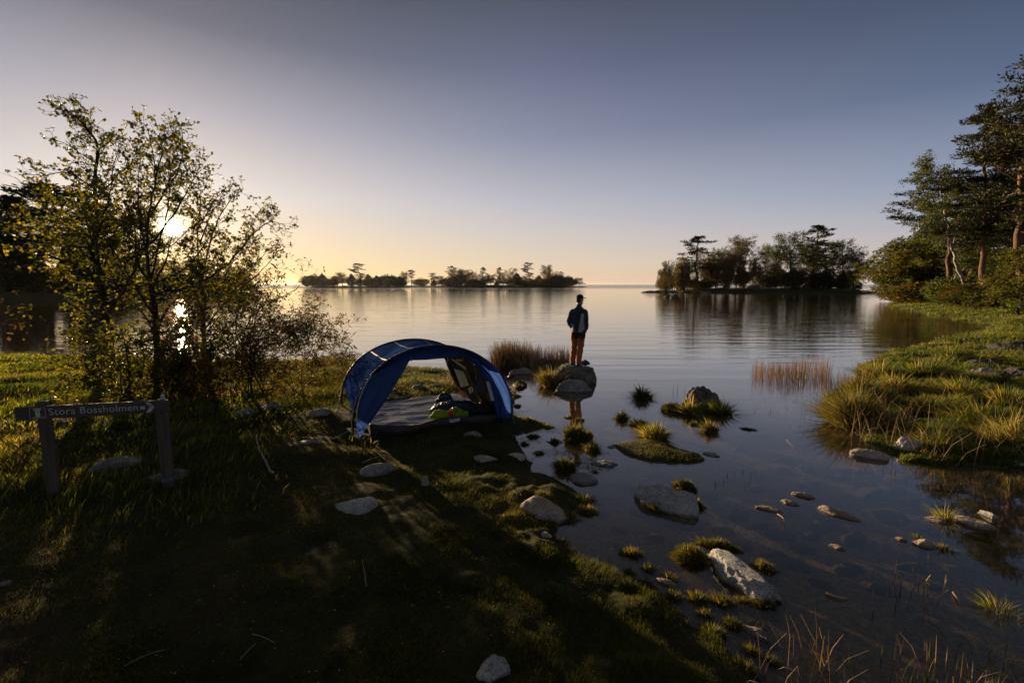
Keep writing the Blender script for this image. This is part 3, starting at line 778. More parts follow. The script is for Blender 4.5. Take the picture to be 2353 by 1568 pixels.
def by_px(px, top, Y, kind, i, wpx=None, mts=None, label=None, group=None, name=None, cat='tree', z=None, tilt=0.0):
    X = on_depth(px, 653, Y)[0]; zt = on_depth(px, top, Y)[2]; zg = S2(X, Y) if z is None else z
    zg = max(zg, 0.05)-0.1; Hm = zt-zg
    T = dict(pine=(PINE, 15.0, 8.0, ('bark_pine', 'needle'), 'pine_tree'), dec=(DEC, 11.6, 8.5, ('bark', 'leaf_brown'), 'deciduous_tree'),
             bush=(BUSH, 5.0, 6.0, ('bark', 'leaf_shrub'), 'bush'), jun=(JUN, 6.0, 3.0, ('bark', 'needle_far'), 'juniper'))[kind]
    sx = 1.0
    if wpx and kind == 'pine' and Y > 200: wpx *= 0.62
    if wpx: sx = max(0.35, min(2.6, (wpx*Y/1051.0)/(mesh_width(T[0][i % len(T[0])])*Hm/T[1])))
    return place(kind, T[0][i % len(T[0])], X, Y, zg, Hm, T[1], random.uniform(0, 6.28), mts or T[3], sx, name or T[4], label, cat, group, tilt)

FI = 'dark trees and bushes along the far low island'
F = [(829, 605, 352, 'pine', 0, 36, 'tallest spreading pine on the left half of the far island'),
     (741, 630, 350, 'jun', 0, 20, 'rounded dark juniper near the left tip of the far island'),
     (719, 641, 349, 'jun', 1, 10, 'small lone juniper at the left tip of the far island'),
     (704, 634, 350, 'dec', 1, 26, 'thin bare tree outermost on the left tip of the far island'),
     (766, 640, 350, 'jun', 1, 24, None), (787, 626, 362, 'dec', 0, 34, None), (808, 630, 352, 'jun', 0, 18, 'narrow conifer left of the tallest spreading pine'),
     (827, 640, 346, 'jun', 1, 26, None), (847, 632, 360, 'jun', 0, 22, None), (866, 634, 352, 'jun', 1, 26, None),
     (892, 638, 352, 'dec', 2, 22, None), (908, 640, 350, 'jun', 0, 22, None), (775, 634, 365, 'dec', 2, 30, None), (728, 633, 360, 'dec', 1, 24, None),
     (929, 624, 443, 'dec', 0, 20, None), (945, 620, 443, 'pine', 2, 30, 'flat topped pine behind the gap between the two halves of the far island'),
     (966, 640, 440, 'bush', 0, 34, None), (991, 627, 380, 'pine', 0, 26, 'flat topped pine just right of the gap in the far island'),
     (1008, 634, 376, 'dec', 2, 28, None), (1036, 611, 368, 'pine', 2, 30, 'tall flat topped pine left of the pale green crowns on the far island'),
     (1050, 618, 358, 'dec', 0, 42, 'pale green rounded tree beside the flat topped pine on the far island'),
     (1070, 624, 360, 'dec', 2, 40, None), (1088, 620, 372, 'dec', 1, 26, None), (1110, 614, 366, 'pine', 1, 26, None),
     (1128, 630, 360, 'dec', 0, 30, None), (1146, 614, 366, 'pine', 1, 26, 'pointed pine in the middle of the dense right half of the far island'),
     (1166, 616, 372, 'dec', 1, 30, 'bare fan shaped tree on the far island'), (1187, 628, 360, 'jun', 0, 22, None),
     (1215, 603, 366, 'pine', 0, 30, 'tallest pine on the right half of the far island'), (1200, 634, 356, 'dec', 2, 30, None),
     (1254, 609, 370, 'dec', 0, 34, 'round airy leafless tree right of the tallest pine on the far island'),
     (1286, 624, 370, 'pine', 2, 22, 'small flat topped pine near the right end of the far island'),
     (1300, 636, 365, 'bush', 1, 28, None), (1329, 638, 433, 'dec', 2, 20, 'last small tree at the right tip of the far island'), (1312, 640, 433, 'bush', 2, 24, None)]
for px, top, Y, kind, i, w, lab in F:
    by_px(px, top, Y, kind, i, w, None, lab or ('dark dense tree in the row on the far low island' if kind != 'bush' else 'low dark bush among the trees of the far island'), FI, cat='tree' if kind != 'bush' else 'bush', z=1.0)
r_ = random.Random(5)
for k in range(58):
    a_, b_, Y = (690, 930, r_.uniform(341, 370)) if k < 20 else (985, 1306, r_.uniform(343, 390))
    by_px(r_.uniform(a_, b_), r_.uniform(632, 650), Y, ['bush', 'dec', 'jun'][k % 3], k, r_.uniform(20, 42), ('bark', 'needle_far' if k % 2 else 'leaf_shrub'), 'low dark bush filling the undergrowth of the far island', 'undergrowth bushes on the far low island', cat='bush', z=1.0)

MI = 'trees on the middle island'
Fm = [(1591, 544, 142, 'pine', 1, 64, 'left pine with a dark layered crown on the middle island', ('bark_pine', 'needle')),
      (1548, 592, 141, 'dec', 1, 34, 'small upright tree nearest the left tip of the middle island', ('bark', 'leaf_birch')),
      (1531, 600, 140, 'dec', 0, 26, 'short leafy tree leaning out at the left tip of the middle island', ('bark', 'leaf_brown')),
      (1517, 619, 140, 'dec', 2, 16, 'lowest tree at the very left tip of the middle island', ('bark', 'leaf_birch')),
      (1620, 572, 145, 'dec', 1, 44, 'thinly leaved tree behind and right of the left pine on the middle island', ('bark', 'leaf_brown')),
      (1645, 570, 146, 'dec', 0, 46, 'airy half bare tree between the left pine and the brown round tree', ('bark', 'leaf_brown')),
      (1664, 572, 147, 'dec', 1, 40, 'thin budding tree just left of the brown round tree', ('bark', 'leaf_brown')),
      (1708, 543, 138, 'dec', 0, 84, 'brown round crowned tree left of the gap on the middle island', ('bark', 'leaf_brown')),
      (1690, 580, 136, 'dec', 2, 50, 'reddish lower tree in front of the brown round tree', ('bark', 'leaf_brown')),
      (1768, 563, 142, 'dec', 2, 56, 'olive leafy tree right of the gap on the middle island', ('bark', 'leaf_birch')),
      (1810, 536, 140, 'dec', 0, 84, 'tall broad leafy tree left of the highest pine on the middle island', ('bark', 'leaf_birch')),
      (1850, 560, 146, 'dec', 2, 50, 'leafy tree wedged between the broad tree and the highest pine', ('bark', 'leaf_birch')),
      (1874, 517, 140, 'pine', 1, 62, 'highest pine with a dark stepped crown on the middle island', ('bark_pine', 'needle')),
      (1893, 556, 147, 'pine', 0, 50, 'shorter pine tucked behind the highest pine on the middle island', ('bark_pine', 'needle')),
      (1930, 553, 139, 'dec', 0, 70, 'spreading leafy tree right of the highest pine on the middle island', ('bark', 'leaf_birch')),
      (1958, 580, 137, 'dec', 2, 52, 'low wide branched tree at the right end of the middle island', ('bark', 'leaf_birch')),
      (1936, 626, 132, 'jun', 0, 14, 'narrow dark juniper under the spreading tree on the middle island', None)]
for px, top, Y, kind, i, w, lab, mts in Fm:
    by_px(px, top, Y, kind, i, w, mts, lab, MI)
for k in range(38):
    px = 1520 + 445*((k+r_.random())/38); Y = r_.uniform(131, 150)
    by_px(px, r_.uniform(592, 645) if px < 1735 else r_.uniform(612, 658), Y, ['bush', 'dec', 'dec'][k % 3] if px < 1735 else ['bush', 'jun', 'bush', 'dec'][k % 4], k, r_.uniform(16, 40), ('bark', ['leaf_brown', 'leaf_shrub', 'leaf_birch'][k % 3]) if px < 1730 else ('bark', 'needle_far'),
          'low brown undergrowth bush on the left half of the middle island' if px < 1730 else 'low dark undergrowth bush on the right half of the middle island', 'undergrowth bushes on the middle island left' if px < 1730 else 'undergrowth bushes on the middle island right', name='bush', cat='bush')

# left wood across the inlet
LW = 'dark wood across the inlet on the left'
Fl = [(40, 448, 76, 'pine', 1, 120, 'dark pine outermost left in the wood across the inlet'), (108, 418, 78, 'pine', 1, 150, 'tallest dark pine behind the left tree'),
      (160, 440, 84, 'pine', 0, 130, 'dark pine just right of the tallest pine in the left wood'), (-30, 470, 80, 'pine', 2, 130, 'pine cut by the left edge of the photo'),
      (75, 470, 88, 'pine', 2, 120, 'broad pine set back behind the two front pines on the left'), (20, 540, 74, 'jun', 0, 60, 'wide dark juniper low on the left bank'),
      (55, 560, 74, 'jun', 1, 60, 'smaller dark juniper beside the wide juniper on the left bank'),
      (205, 520, 96, 'dec', 0, 80, None), (260, 560, 105, 'dec', 2, 70, None), (310, 580, 118, 'pine', 0, 50, None),
      (360, 590, 126, 'dec', 0, 60, None), (410, 600, 138, 'pine', 2, 46, None), (455, 596, 150, 'dec', 2, 50, None), (500, 606, 160, 'pine', 1, 36, None), (535, 612, 172, 'dec', 0, 40, None), (560, 620, 178, 'dec', 2, 34, None),
      (-90, 480, 84, 'pine', 0, 140, 'tree left of the frame in the left wood'), (180, 560, 90, 'jun', 0, 50, None), (235, 600, 98, 'bush', 1, 80, None)]
for px, top, Y, kind, i, w, lab in Fl:
    by_px(px, top, Y, kind, i, w, ('bark', 'needle') if kind in ('pine', 'jun') else ('bark', 'leaf_brown'), lab or 'dim tree of the left wood seen through the twigs behind the sun', LW)
for k in range(22):
    px = -120 + 690*((k+r_.random())/22); Y = np.interp(px, [-120, 100, 300, 570], [76, 76, 100, 160])+r_.uniform(0, 8)
    by_px(px, np.interp(px, [-120, 100, 570], [628, 640, 650])-r_.uniform(0, 18), Y, 'bush', k, r_.uniform(50, 90), ('bark', 'needle_far'), 'low dark bush on the bank of the left wood', 'bushes on the bank of the left wood', cat='bush')

# ------------------------------------------------------------------ right headland
RH = 'trees on the right headland'
P1 = pine_mesh(411, 15.0, 0.42, 5.6, 0.22, 20, 0.02, 0.95)
P2 = pine_mesh(412, 18.0, 0.34, 5.4, 0.24, 22, 0.0, 1.6)
P3 = pine_mesh(413, 19.0, 0.30, 5.2, 0.23, 22, 0.0, 1.6)
def near_pine(px, top, Y, ms, Href, lab, wpx, sp_ref, rz, tilt=0.0):
    X = on_depth(px, 653, Y)[0]; zg = S2(X, Y)-0.1; Hm = on_depth(px, top, Y)[2]-zg
    sx = wpx*Y/1051.0/(mesh_width(ms)*Hm/Href)
    return place('pine', ms, X, Y, zg, Hm, Href, rz, ('bark_pine', 'needle'), sx, 'pine_tree', lab, 'tree', RH, tilt)
near_pine(2240, 336, 48, P1, 15, 'leaning pine with a stepped crown at the left edge of the tall headland pines', 260, 5.6, 0.6, -0.06)
near_pine(2350, 138, 36, P2, 18, 'towering pine whose top stands left of the frame edge on the headland', 190, 5.4, 2.0, -0.05)
near_pine(2316, 205, 40, P3, 19, 'pine whose dark layered crown fills the slope left of the towering pine', 190, 5.2, 1.3)
near_pine(2285, 300, 50, P2, 18, 'dark pine right behind the leaning pine, taller than it', 170, 5.4, 4.6)
near_pine(2425, 40, 33, P3, 19, 'highest pine cut by the right edge of the photo', 210, 5.2, 4.0)
near_pine(2310, 330, 56, P3, 19, 'dense pine between the leaning pine and the towering pine', 200, 5.2, 1.0)
near_pine(2178, 415, 47, P1, 15, 'shorter dark pine beside the leaning birch', 170, 5.6, 3.3)
near_pine(2268, 250, 42, P2, 18, 'tall leaning pine stepping down from the towering pine', 130, 5.4, 0.9, -0.10)
near_pine(2325, 420, 58, P1, 15, 'slim pine with a bare trunk low between the right headland pines', 110, 5.6, 1.9)
near_pine(2375, 250, 46, P1, 15, 'pine behind the towering pine at the right edge', 240, 5.6, 5.0)
near_pine(2230, 500, 66, P3, 19, 'slim pine just left of the leaning pine, lower than it', 130, 5.2, 2.7)
near_pine(2340, 430, 66, P2, 18, 'distant pine filling the gap low between the headland trunks', 220, 5.4, 0.2)
OAKB = [leaf_tree_mesh(421+i, 8.0, 0.17, w, 4, 0.12, (45, 78), name='oak', lean=ln_, leaf_p=0.95, jit=.10) for i, (w, ln_) in enumerate([(0.62, 0.0), (0.55, -0.08)])]
BIR = [leaf_tree_mesh(431+i, 11.0, 0.14, 0.42, 7, 0.25, (25, 60), name='birch', leaf_p=0.95, jit=.15) for i in range(2)]
WPX = 150.0
def near_leafy(ms, Href, px, top, Y, sx, rz, mts, name, lab, tilt=0.0, group=RH):
    X = on_depth(px, 653, Y)[0]; zg = S2(X, Y)-0.1; Hm = on_depth(px, top, Y)[2]-zg
    sx = sx*WPX*Y/1051.0/(mesh_width(ms)*Hm/Href)
    return place('leafy', ms, X, Y, zg, Hm, Href, rz, mts, sx, name, lab, 'tree', group, tilt)
near_leafy(OAKB[0], 8, 2128, 545, 58, 1.25, 0.4, ('bark', 'leaf_oak'), 'oak_tree', 'wide light green oak reaching out over the water at the headland tip')
near_leafy(OAKB[1], 8, 2088, 556, 59, 0.85, 3.6, ('bark', 'leaf_oak'), 'oak_tree', 'outermost light green oak bending low over the water', -0.22)
near_leafy(OAKB[1], 8, 2160, 520, 56, 1.0, 1.9, ('bark', 'leaf_birch'), 'deciduous_tree', 'green leafy tree between the wide oak and the leaning birch')
near_leafy(BIR[1], 11, 2190, 470, 50, 0.8, 2.2, ('bark_birch', 'leaf_birch'), 'birch_tree', 'green birch crown directly above the wide oak', -0.05)
near_leafy(OAKB[0], 8, 2285, 570, 46, 0.75, 5.1, ('bark', 'leaf_birch'), 'deciduous_tree', 'sunlit leafy tree low among the headland pine trunks')
near_leafy(OAKB[1], 8, 2348, 575, 34, 0.8, 0.9, ('bark', 'leaf_oak'), 'deciduous_tree', 'sunlit leafy tree low at the right edge of the photo')
near_leafy(BIR[0], 11, 2320, 500, 45, 1.2, 0.2, ('bark', 'leaf_birch'), 'deciduous_tree', 'slender green tree in the shade behind the right headland trunks')
# the leaning birch itself, trunk drawn through its real bends
pl = Plant(77); Yb = 44.0
PB = dict(step=0.35, wobble=[.1, .14, .2, .2], trop=[0.0, -0.04, -0.08, 0], levels=3, space=[0.26, 0.3, 0.3], bare=[0.40, 0.2, .1, .1], angle=(28, 60), ratio=(.25, .42), maxlen=[3.2, 1.5, .7], minlen=.35, rmin=.008, leaf_from=2, leaf_p=.9, leaf_n=7, spread=0.9)
pl.jit = .12
tp = [on_depth(px, py, Yb) for px, py in [(2226, 700), (2214, 660), (2196, 610), (2187, 570), (2178, 530), (2170, 480), (2155, 430), (2150, 400)]]
tp[0][2] = S2(tp[0][0], Yb)-0.2
e = empty('birch_tree', tuple(tp[0]))
pl.stem(tp, 0.17, 0.03, PB, 0)
pl.stem([tp[3], on_depth(2200, 520, Yb+.4), on_depth(2215, 470, Yb+.8)], 0.07, 0.02, PB, 1)
pl.stem([tp[4], on_depth(2150, 500, Yb-.4), on_depth(2120, 470, Yb-.6)], 0.06, 0.02, PB, 1)
link('trunk', pl.trunk_mesh('birch_trunk', 6, tp[0]), e, M['bark_birch'])
link('crown', pl.leaf_mesh('birch_crown', 0.12, 0.09, tp[0]), e, M['leaf_birch'])
tag(e, 'white barked birch leaning left on the right headland', 'tree', RH)
# undergrowth of the headland
for k in range(26):
    px = 2062 + 420*((k+r_.random())/26); Y = r_.uniform(0, 14) + np.interp(px, [2060, 2200, 2480], [58, 44, 28])
    top = np.interp(px, [2060, 2150, 2480], [672, 664, 640]) - r_.uniform(0, 26)
    by_px(px, top, Y, ['bush', 'dec'][k % 2], k, r_.uniform(60, 120), ('bark', ['leaf_brown', 'leaf_shrub', 'leaf_birch'][k % 3]), 'brownish low bush in the undergrowth of the right headland', 'undergrowth bushes on the right headland', cat='bush')

# ------------------------------------------------------------------ the left trees in front of the sun
def px_stem(pl, pts, Y, r0, r1, P, level=0, dy=0.0, sub=4, jit=0.25):
    q = []; n = len(pts)
    for i, (a, b) in enumerate(pts):
        q.append(on_depth(a, b, Y + dy*i/(n-1) + (pl.r.uniform(-jit, jit) if i else 0)))
    return pl.stem(q, r0, r1, P, level, True, sub)
PA = dict(step=0.085, wobble=[.1, .16, .2, .25], trop=[0.2, 0.25, 0.15, 0], levels=3, space=[0.088, 0.085, 0.075], bare=[0.12, 0.12, .1, .1], angle=(26, 62), ratio=(.22, .46), maxlen=[1.0, .44, .2], taper=0.85, minlen=.07, rmin=.0028, leaf_from=2, leaf_p=.085, leaf_n=1, spread=0.8)
def finish(pl, e, org, lm, lf, wd, bark='bark', names=('trunk', 'crown')):
    pl.gap = True
    link(names[0], pl.trunk_mesh('t', 6, org), e, M[bark]); link(names[1], pl.leaf_mesh('c', lf, wd, org), e, M[lm])
YA = 9.9
ba = on_depth(248, 885, YA); ba[2] = S2(ba[0], YA)-0.15
e = empty('alder_tree', tuple(ba)); pl = Plant(11)
pl.stem([ba, on_depth(246, 800, YA), on_depth(243, 720, YA), on_depth(238, 655, YA)], 0.130, 0.095, PA, side=False)
px_stem(pl, [(238, 660), (224, 610), (213, 577), (222, 504), (219, 407), (225, 340), (210, 312), (192, 285), (165, 262), (150, 254)], YA, 0.0495, 0.008, PA)
px_stem(pl, [(213, 575), (169, 523), (121, 490), (73, 441), (34, 407)], YA, 0.0231, 0.005, dict(PA, leaf_p=.12, space=[.3, .16, .12]), dy=-0.6)
px_stem(pl, [(236, 662), (184, 615), (121, 591), (58, 557), (0, 528)], YA, 0.0297, 0.006, dict(PA), dy=-1.2)
px_stem(pl, [(232, 640), (190, 640), (150, 620), (115, 618)], YA, 0.0198, 0.006, dict(PA, leaf_p=.17), dy=-1.4)
px_stem(pl, [(250, 700), (275, 680), (300, 640), (318, 600), (332, 540), (340, 480)], YA, 0.0396, 0.007, PA, dy=0.5)
px_stem(pl, [(242, 655), (240, 615), (256, 572), (285, 520), (310, 450), (330, 400)], YA, 0.0297, 0.006, PA, dy=0.7)
px_stem(pl, [(220, 460), (271, 402), (310, 364), (325, 335)], YA, 0.0165, 0.005, PA, dy=0.3)
px_stem(pl, [(220, 436), (160, 398), (110, 402), (64, 402)], YA, 0.0158, 0.005, PA, dy=-0.4)
px_stem(pl, [(222, 375), (180, 350), (150, 330), (115, 318)], YA, 0.0132, 0.004, PA, dy=-0.4)
px_stem(pl, [(225, 345), (255, 325), (290, 330)], YA, 0.0119, 0.004, PA, dy=0.3)
px_stem(pl, [(205, 302), (222, 290), (240, 300)], YA, 0.0079, 0.004, PA, dy=0.2)
px_stem(pl, [(213, 560), (190, 480), (170, 430), (175, 390)], YA, 0.0158, 0.005, PA, dy=0.6)
for q_ in ([(246, 760), (215, 720), (180, 690), (150, 690)], [(243, 690), (205, 660), (165, 650), (130, 655)], [(244, 700), (285, 620), (300, 560), (305, 500)], [(236, 640), (200, 560), (150, 520), (120, 470)], [(238, 655), (222, 560), (245, 470), (262, 380), (275, 330)], [(214, 570), (150, 560), (95, 520), (70, 500)]):
    px_stem(pl, q_, YA, 0.022, 0.004, PA, dy=pl.r.uniform(-.8, .8))
finish(pl, e, ba, 'leaf_alder', 0.060, 0.050)
tag(e, 'thick trunked young leaved tree, leftmost and tallest in front of the low sun', 'tree')

YB = 9.4
bb = on_depth(362, 890, YB); bb[2] = S2(bb[0], YB)-0.15
e = empty('alder_tree', tuple(bb)); pl = Plant(12)
pl.stem([bb, on_depth(361, 850, YB), on_depth(357, 760, YB), on_depth(356, 722, YB), on_depth(348, 652, YB)], 0.080, 0.055, PA, side=False)
px_stem(pl, [(348, 654), (339, 591), (343, 490), (358, 407), (372, 345), (368, 305)], YB, 0.0330, 0.006, PA)
px_stem(pl, [(346, 645), (314, 601), (310, 528), (290, 475), (261, 441)], YB, 0.0297, 0.006, PA, dy=0.5)
px_stem(pl, [(353, 652), (411, 625), (450, 591), (480, 545), (510, 500)], YB, 0.0231, 0.006, PA, dy=0.6)
px_stem(pl, [(358, 760), (397, 693), (450, 654), (522, 606), (580, 538), (624, 509), (655, 520)], YB, 0.0330, 0.005, PA, dy=0.8)
px_stem(pl, [(356, 730), (310, 655), (271, 591), (240, 540)], YB, 0.0231, 0.006, PA, dy=-0.6)
px_stem(pl, [(342, 500), (380, 440), (410, 390), (421, 335), (416, 290)], YB, 0.0198, 0.005, PA, dy=0.4)
px_stem(pl, [(345, 560), (400, 490), (435, 430), (460, 378)], YB, 0.0185, 0.005, PA, dy=-0.4)
px_stem(pl, [(358, 410), (350, 340), (335, 290), (326, 284)], YB, 0.0132, 0.004, PA, dy=-0.3)
px_stem(pl, [(366, 345), (400, 305), (405, 285)], YB, 0.0092, 0.004, PA, dy=0.2)
px_stem(pl, [(350, 590), (385, 570), (440, 520), (470, 470)], YB, 0.0145, 0.004, PA, dy=0.3)
for q_ in ([(357, 770), (330, 720), (300, 700), (280, 660)], [(360, 800), (400, 760), (440, 740), (470, 700)], [(350, 660), (380, 600), (395, 540), (400, 480)], [(348, 640), (365, 560), (385, 480), (392, 400), (388, 340)], [(340, 590), (320, 500), (318, 430), (322, 360)], [(355, 700), (420, 660), (480, 640), (540, 570)]):
    px_stem(pl, q_, YB, 0.020, 0.004, PA, dy=pl.r.uniform(-.8, .8))
finish(pl, e, bb, 'leaf_alder', 0.054, 0.045)
tag(e, 'forked tree with the sun shining through its crown, second from the left', 'tree')

YC = 10.6
bc = on_depth(470, 860, YC); bc[2] = S2(bc[0], YC)-0.15
e = empty('alder_tree', tuple(bc)); pl = Plant(13)
PC = dict(PA, space=[.12, .09, .08])
pl.stem([bc, on_depth(469, 809, YC), on_depth(464, 673, YC)], 0.06, 0.045, PA, side=False)
px_stem(pl, [(464, 673), (455, 577), (457, 499), (459, 440), (450, 420)], YC, 0.0231, 0.005, PC)
px_stem(pl, [(466, 700), (508, 660), (532, 600), (566, 540), (600, 480)], YC, 0.0198, 0.005, PC, dy=0.4)
px_stem(pl, [(463, 640), (489, 538), (522, 470), (560, 432)], YC, 0.0198, 0.005, PC, dy=-0.3)
px_stem(pl, [(468, 760), (520, 690), (580, 640), (620, 600), (650, 560)], YC, 0.0198, 0.005, PC, dy=0.5)
px_stem(pl, [(462, 640), (430, 580), (420, 520)], YC, 0.0132, 0.005, PC, dy=0.3)
px_stem(pl, [(470, 800), (540, 740), (610, 690), (640, 640)], YC, 0.0165, 0.005, PC, dy=0.2)
px_stem(pl, [(458, 520), (500, 450), (520, 440)], YC, 0.0132, 0.004, PC, dy=0.2)
for q_ in ([(468, 780), (500, 730), (545, 700), (590, 660)], [(466, 720), (440, 650), (425, 600)], [(470, 820), (430, 780), (415, 740)], [(465, 690), (530, 640), (590, 600), (630, 560)], [(460, 560), (480, 500), (500, 470)]):
    px_stem(pl, q_, YC, 0.018, 0.004, PC, dy=pl.r.uniform(-.8, .8))
finish(pl, e, bc, 'leaf_alder', 0.055, 0.044)
tag(e, 'slim tree right of the sun, third and lowest of the alder stems', 'tree')

def shrub(name, lab, base_px, Y, stems, seed, P, lm, lf, wd, r0=0.018, dy=0.4, bark='twig', rz=None):
    b = on_depth(base_px[0], base_px[1], Y); b[2] = S2(b[0], Y)-0.08
    e = empty(name, tuple(b)); pl = Plant(seed)
    for st in stems:
        q = [b + np.array([pl.r.gauss(0, .18), pl.r.gauss(0, .18), 0])]
        dyy = pl.r.uniform(-dy, dy)
        for i, (a, c) in enumerate(st): q.append(on_depth(a+pl.r.gauss(0, 4), c+pl.r.gauss(0, 4), Y + dyy*(i+1)/len(st)))
        pl.stem(q, r0*pl.r.uniform(.6, 1.1), 0.003, P, 0)
    link('stems', pl.trunk_mesh('t', 5, b), e, M[bark]); link('foliage', pl.leaf_mesh('c', lf, wd, b), e, M[lm])
    tag(e, lab, 'shrub'); return e
PS = dict(step=0.07, wobble=[.14, .2, .24, .25], trop=[-0.1, 0.1, 0.05, 0], levels=3, space=[0.075, 0.07, 0.06], bare=[0.1, 0.1, .1, .1], angle=(30, 80), ratio=(.26, .5), maxlen=[.75, .34, .16], minlen=.06, rmin=.0019, leaf_from=2, leaf_p=.5, leaf_n=1, spread=0.9)
shrub('thorn_shrub', 'tangled arching thorn shrub with fine twigs just left of the tent', (575, 878), 8.8,
      [[(600, 800), (660, 755), (720, 768), (778, 772)], [(590, 790), (640, 740), (690, 735), (745, 775)], [(575, 770), (600, 700), (625, 690)], [(620, 820), (690, 790), (750, 800), (790, 822)],
       [(555, 800), (540, 740), (560, 690), (590, 660)], [(610, 830), (680, 815), (740, 815), (775, 800)], [(600, 800), (650, 790), (700, 745), (715, 735)], [(580, 820), (640, 770), (700, 770)], [(560, 820), (520, 760), (500, 700)]], 21, PS, 'leaf_shrub', 0.030, 0.022, 0.017)
shrub('thorn_shrub', 'bare long twigged shrub whose twig points to the far island', (540, 870), 9.6,
      [[(560, 760), (600, 698), (660, 670), (700, 640), (732, 612)], [(560, 780), (640, 730), (690, 708), (712, 712)], [(540, 760), (560, 650), (600, 600)], [(570, 800), (620, 720), (650, 700)]], 22, dict(PS, leaf_p=.2, space=[.2, .14, .1]), 'leaf_shrub', 0.030, 0.022, 0.015)
shrub('low_shrub', 'yellow green leafed shrub in front of the thick trunk behind the sign', (285, 945), 8.0,
      [[(250, 880), (200, 800), (170, 770)], [(240, 860), (190, 850), (150, 830)], [(270, 860), (230, 760), (205, 700)], [(300, 860), (290, 780), (270, 720)], [(320, 880), (330, 800), (320, 740)], [(250, 900), (200, 880), (165, 880)], [(300, 880), (350, 860), (380, 850)], [(280, 860), (250, 800), (240, 780)], [(300, 860), (310, 800), (300, 760)]],
      23, dict(PS, leaf_n=1, leaf_p=.3, space=[.08, .08, .07]), 'leaf_alder', 0.05, 0.04)
shrub('low_shrub', 'dense dark shrub at the foot of the forked tree', (400, 930), 8.6,
      [[(390, 870), (370, 800), (360, 740)], [(420, 860), (440, 780), (450, 720)], [(440, 880), (490, 820), (520, 780)], [(380, 880), (330, 830), (310, 790)], [(450, 900), (520, 870), (560, 850)], [(400, 880), (400, 820), (410, 760)], [(430, 900), (470, 850), (490, 800)], [(370, 900), (320, 880), (290, 860)]],
      24, dict(PS, leaf_n=1, leaf_p=.6), 'leaf_alder', 0.042, 0.034)
shrub('low_shrub', 'tall tangled brown thicket between the forked tree and the slim tree', (415, 905), 9.1,
      [[(400, 850), (395, 790), (405, 735)], [(430, 850), (445, 790), (455, 720)], [(415, 850), (420, 780), (415, 700)], [(440, 870), (500, 800), (520, 740)], [(390, 850), (370, 790), (385, 720)], [(450, 860), (470, 790), (490, 700)], [(420, 850), (405, 770), (430, 690)], [(440, 850), (430, 760), (440, 680)], [(460, 880), (540, 820), (560, 780)]],
      28, dict(PS, leaf_n=1, leaf_p=.5), 'leaf_shrub', 0.036, 0.028)
shrub('low_shrub', 'reddish leafed bramble between the thorn shrub and the tent', (690, 905), 8.3,
      [[(700, 870), (740, 850), (780, 860)], [(670, 870), (640, 850), (600, 850)], [(690, 870), (700, 850), (720, 840)], [(700, 890), (750, 880), (775, 890)], [(650, 890), (610, 880), (580, 885)], [(660, 880), (640, 870), (650, 850)]],
      25, dict(PS, leaf_n=1, leaf_p=.6, space=[.1, .08, .07]), 'leaf_shrub', 0.036, 0.028, 0.012)
shrub('low_shrub', 'dark bramble thicket under the three alder stems', (520, 915), 8.5,
      [[(500, 870), (480, 840), (470, 830)], [(530, 870), (560, 850), (590, 850)], [(480, 880), (440, 850), (420, 840)], [(550, 880), (600, 870), (640, 870)], [(520, 860), (530, 830), (540, 810)], [(470, 895), (430, 890), (400, 880)]],
      26, dict(PS, leaf_n=2, leaf_p=.6, space=[.09, .08, .07]), 'leaf_shrub', 0.036, 0.030, 0.012)
shrub('low_shrub', 'orange leafed twig reaching in from the left edge over the inlet', (-60, 860), 7.2,
      [[(-30, 780), (10, 740), (45, 728), (60, 735)], [(-40, 760), (0, 720), (40, 700), (60, 702)], [(-40, 790), (0, 750), (30, 752)]],
      27, dict(PS, levels=2, leaf_from=1, leaf_n=1, leaf_p=.3, space=[.3, .22], maxlen=[.3, .15]), 'leaf_shrub', 0.045, 0.036, 0.010)
# ------------------------------------------------------------------ rocks
def ico(sub):
    bm = bmesh.new(); bmesh.ops.create_icosphere(bm, subdivisions=sub, radius=1.0)
    v = np.array([q.co[:] for q in bm.verts]); f = np.array([[q.index for q in p.verts] for p in bm.faces]); bm.free(); return v, f
ICO = {k: ico(k) for k in (3, 5, 6)}
def rock_mesh(seed, rx, ry, h, cuts=7, rough=0.10, sub=5, below=0.5, sharp=0.7, flat=0.0):
    v, f = ICO[sub]; g = np.random.default_rng(seed); p = v.copy()
    for k in range(cuts):
        n = g.normal(size=3); n[2] = abs(n[2])*0.9; n /= np.linalg.norm(n); d = g.uniform(0.55, 0.85)
        e = p @ n - d; p = p - np.maximum(e, 0)[:, None]*n*sharp
    p = p*(1 + rough*1.4*fbm(p[:, 0]*1.6+seed, p[:, 1]*1.6, p[:, 2]*1.6, 3, seed)[:, None] + rough*0.7*fbm(p[:, 0]*7+seed, p[:, 1]*7, p[:, 2]*7, 5, seed+3)[:, None])
    if flat: p[:, 2] = np.where(p[:, 2] > 1-flat, 1-flat+(p[:, 2]-1+flat)*.12, p[:, 2])
    mx = np.abs(p).max(0); p = p/mx
    p[:, 0] *= rx; p[:, 1] *= ry; p[:, 2] = np.where(p[:, 2] > 0, p[:, 2]*h, p[:, 2]*h*below)
    mb = MB(); mb.add(p, f, 0, True); return mb.mesh('rock')
ROCKS = []
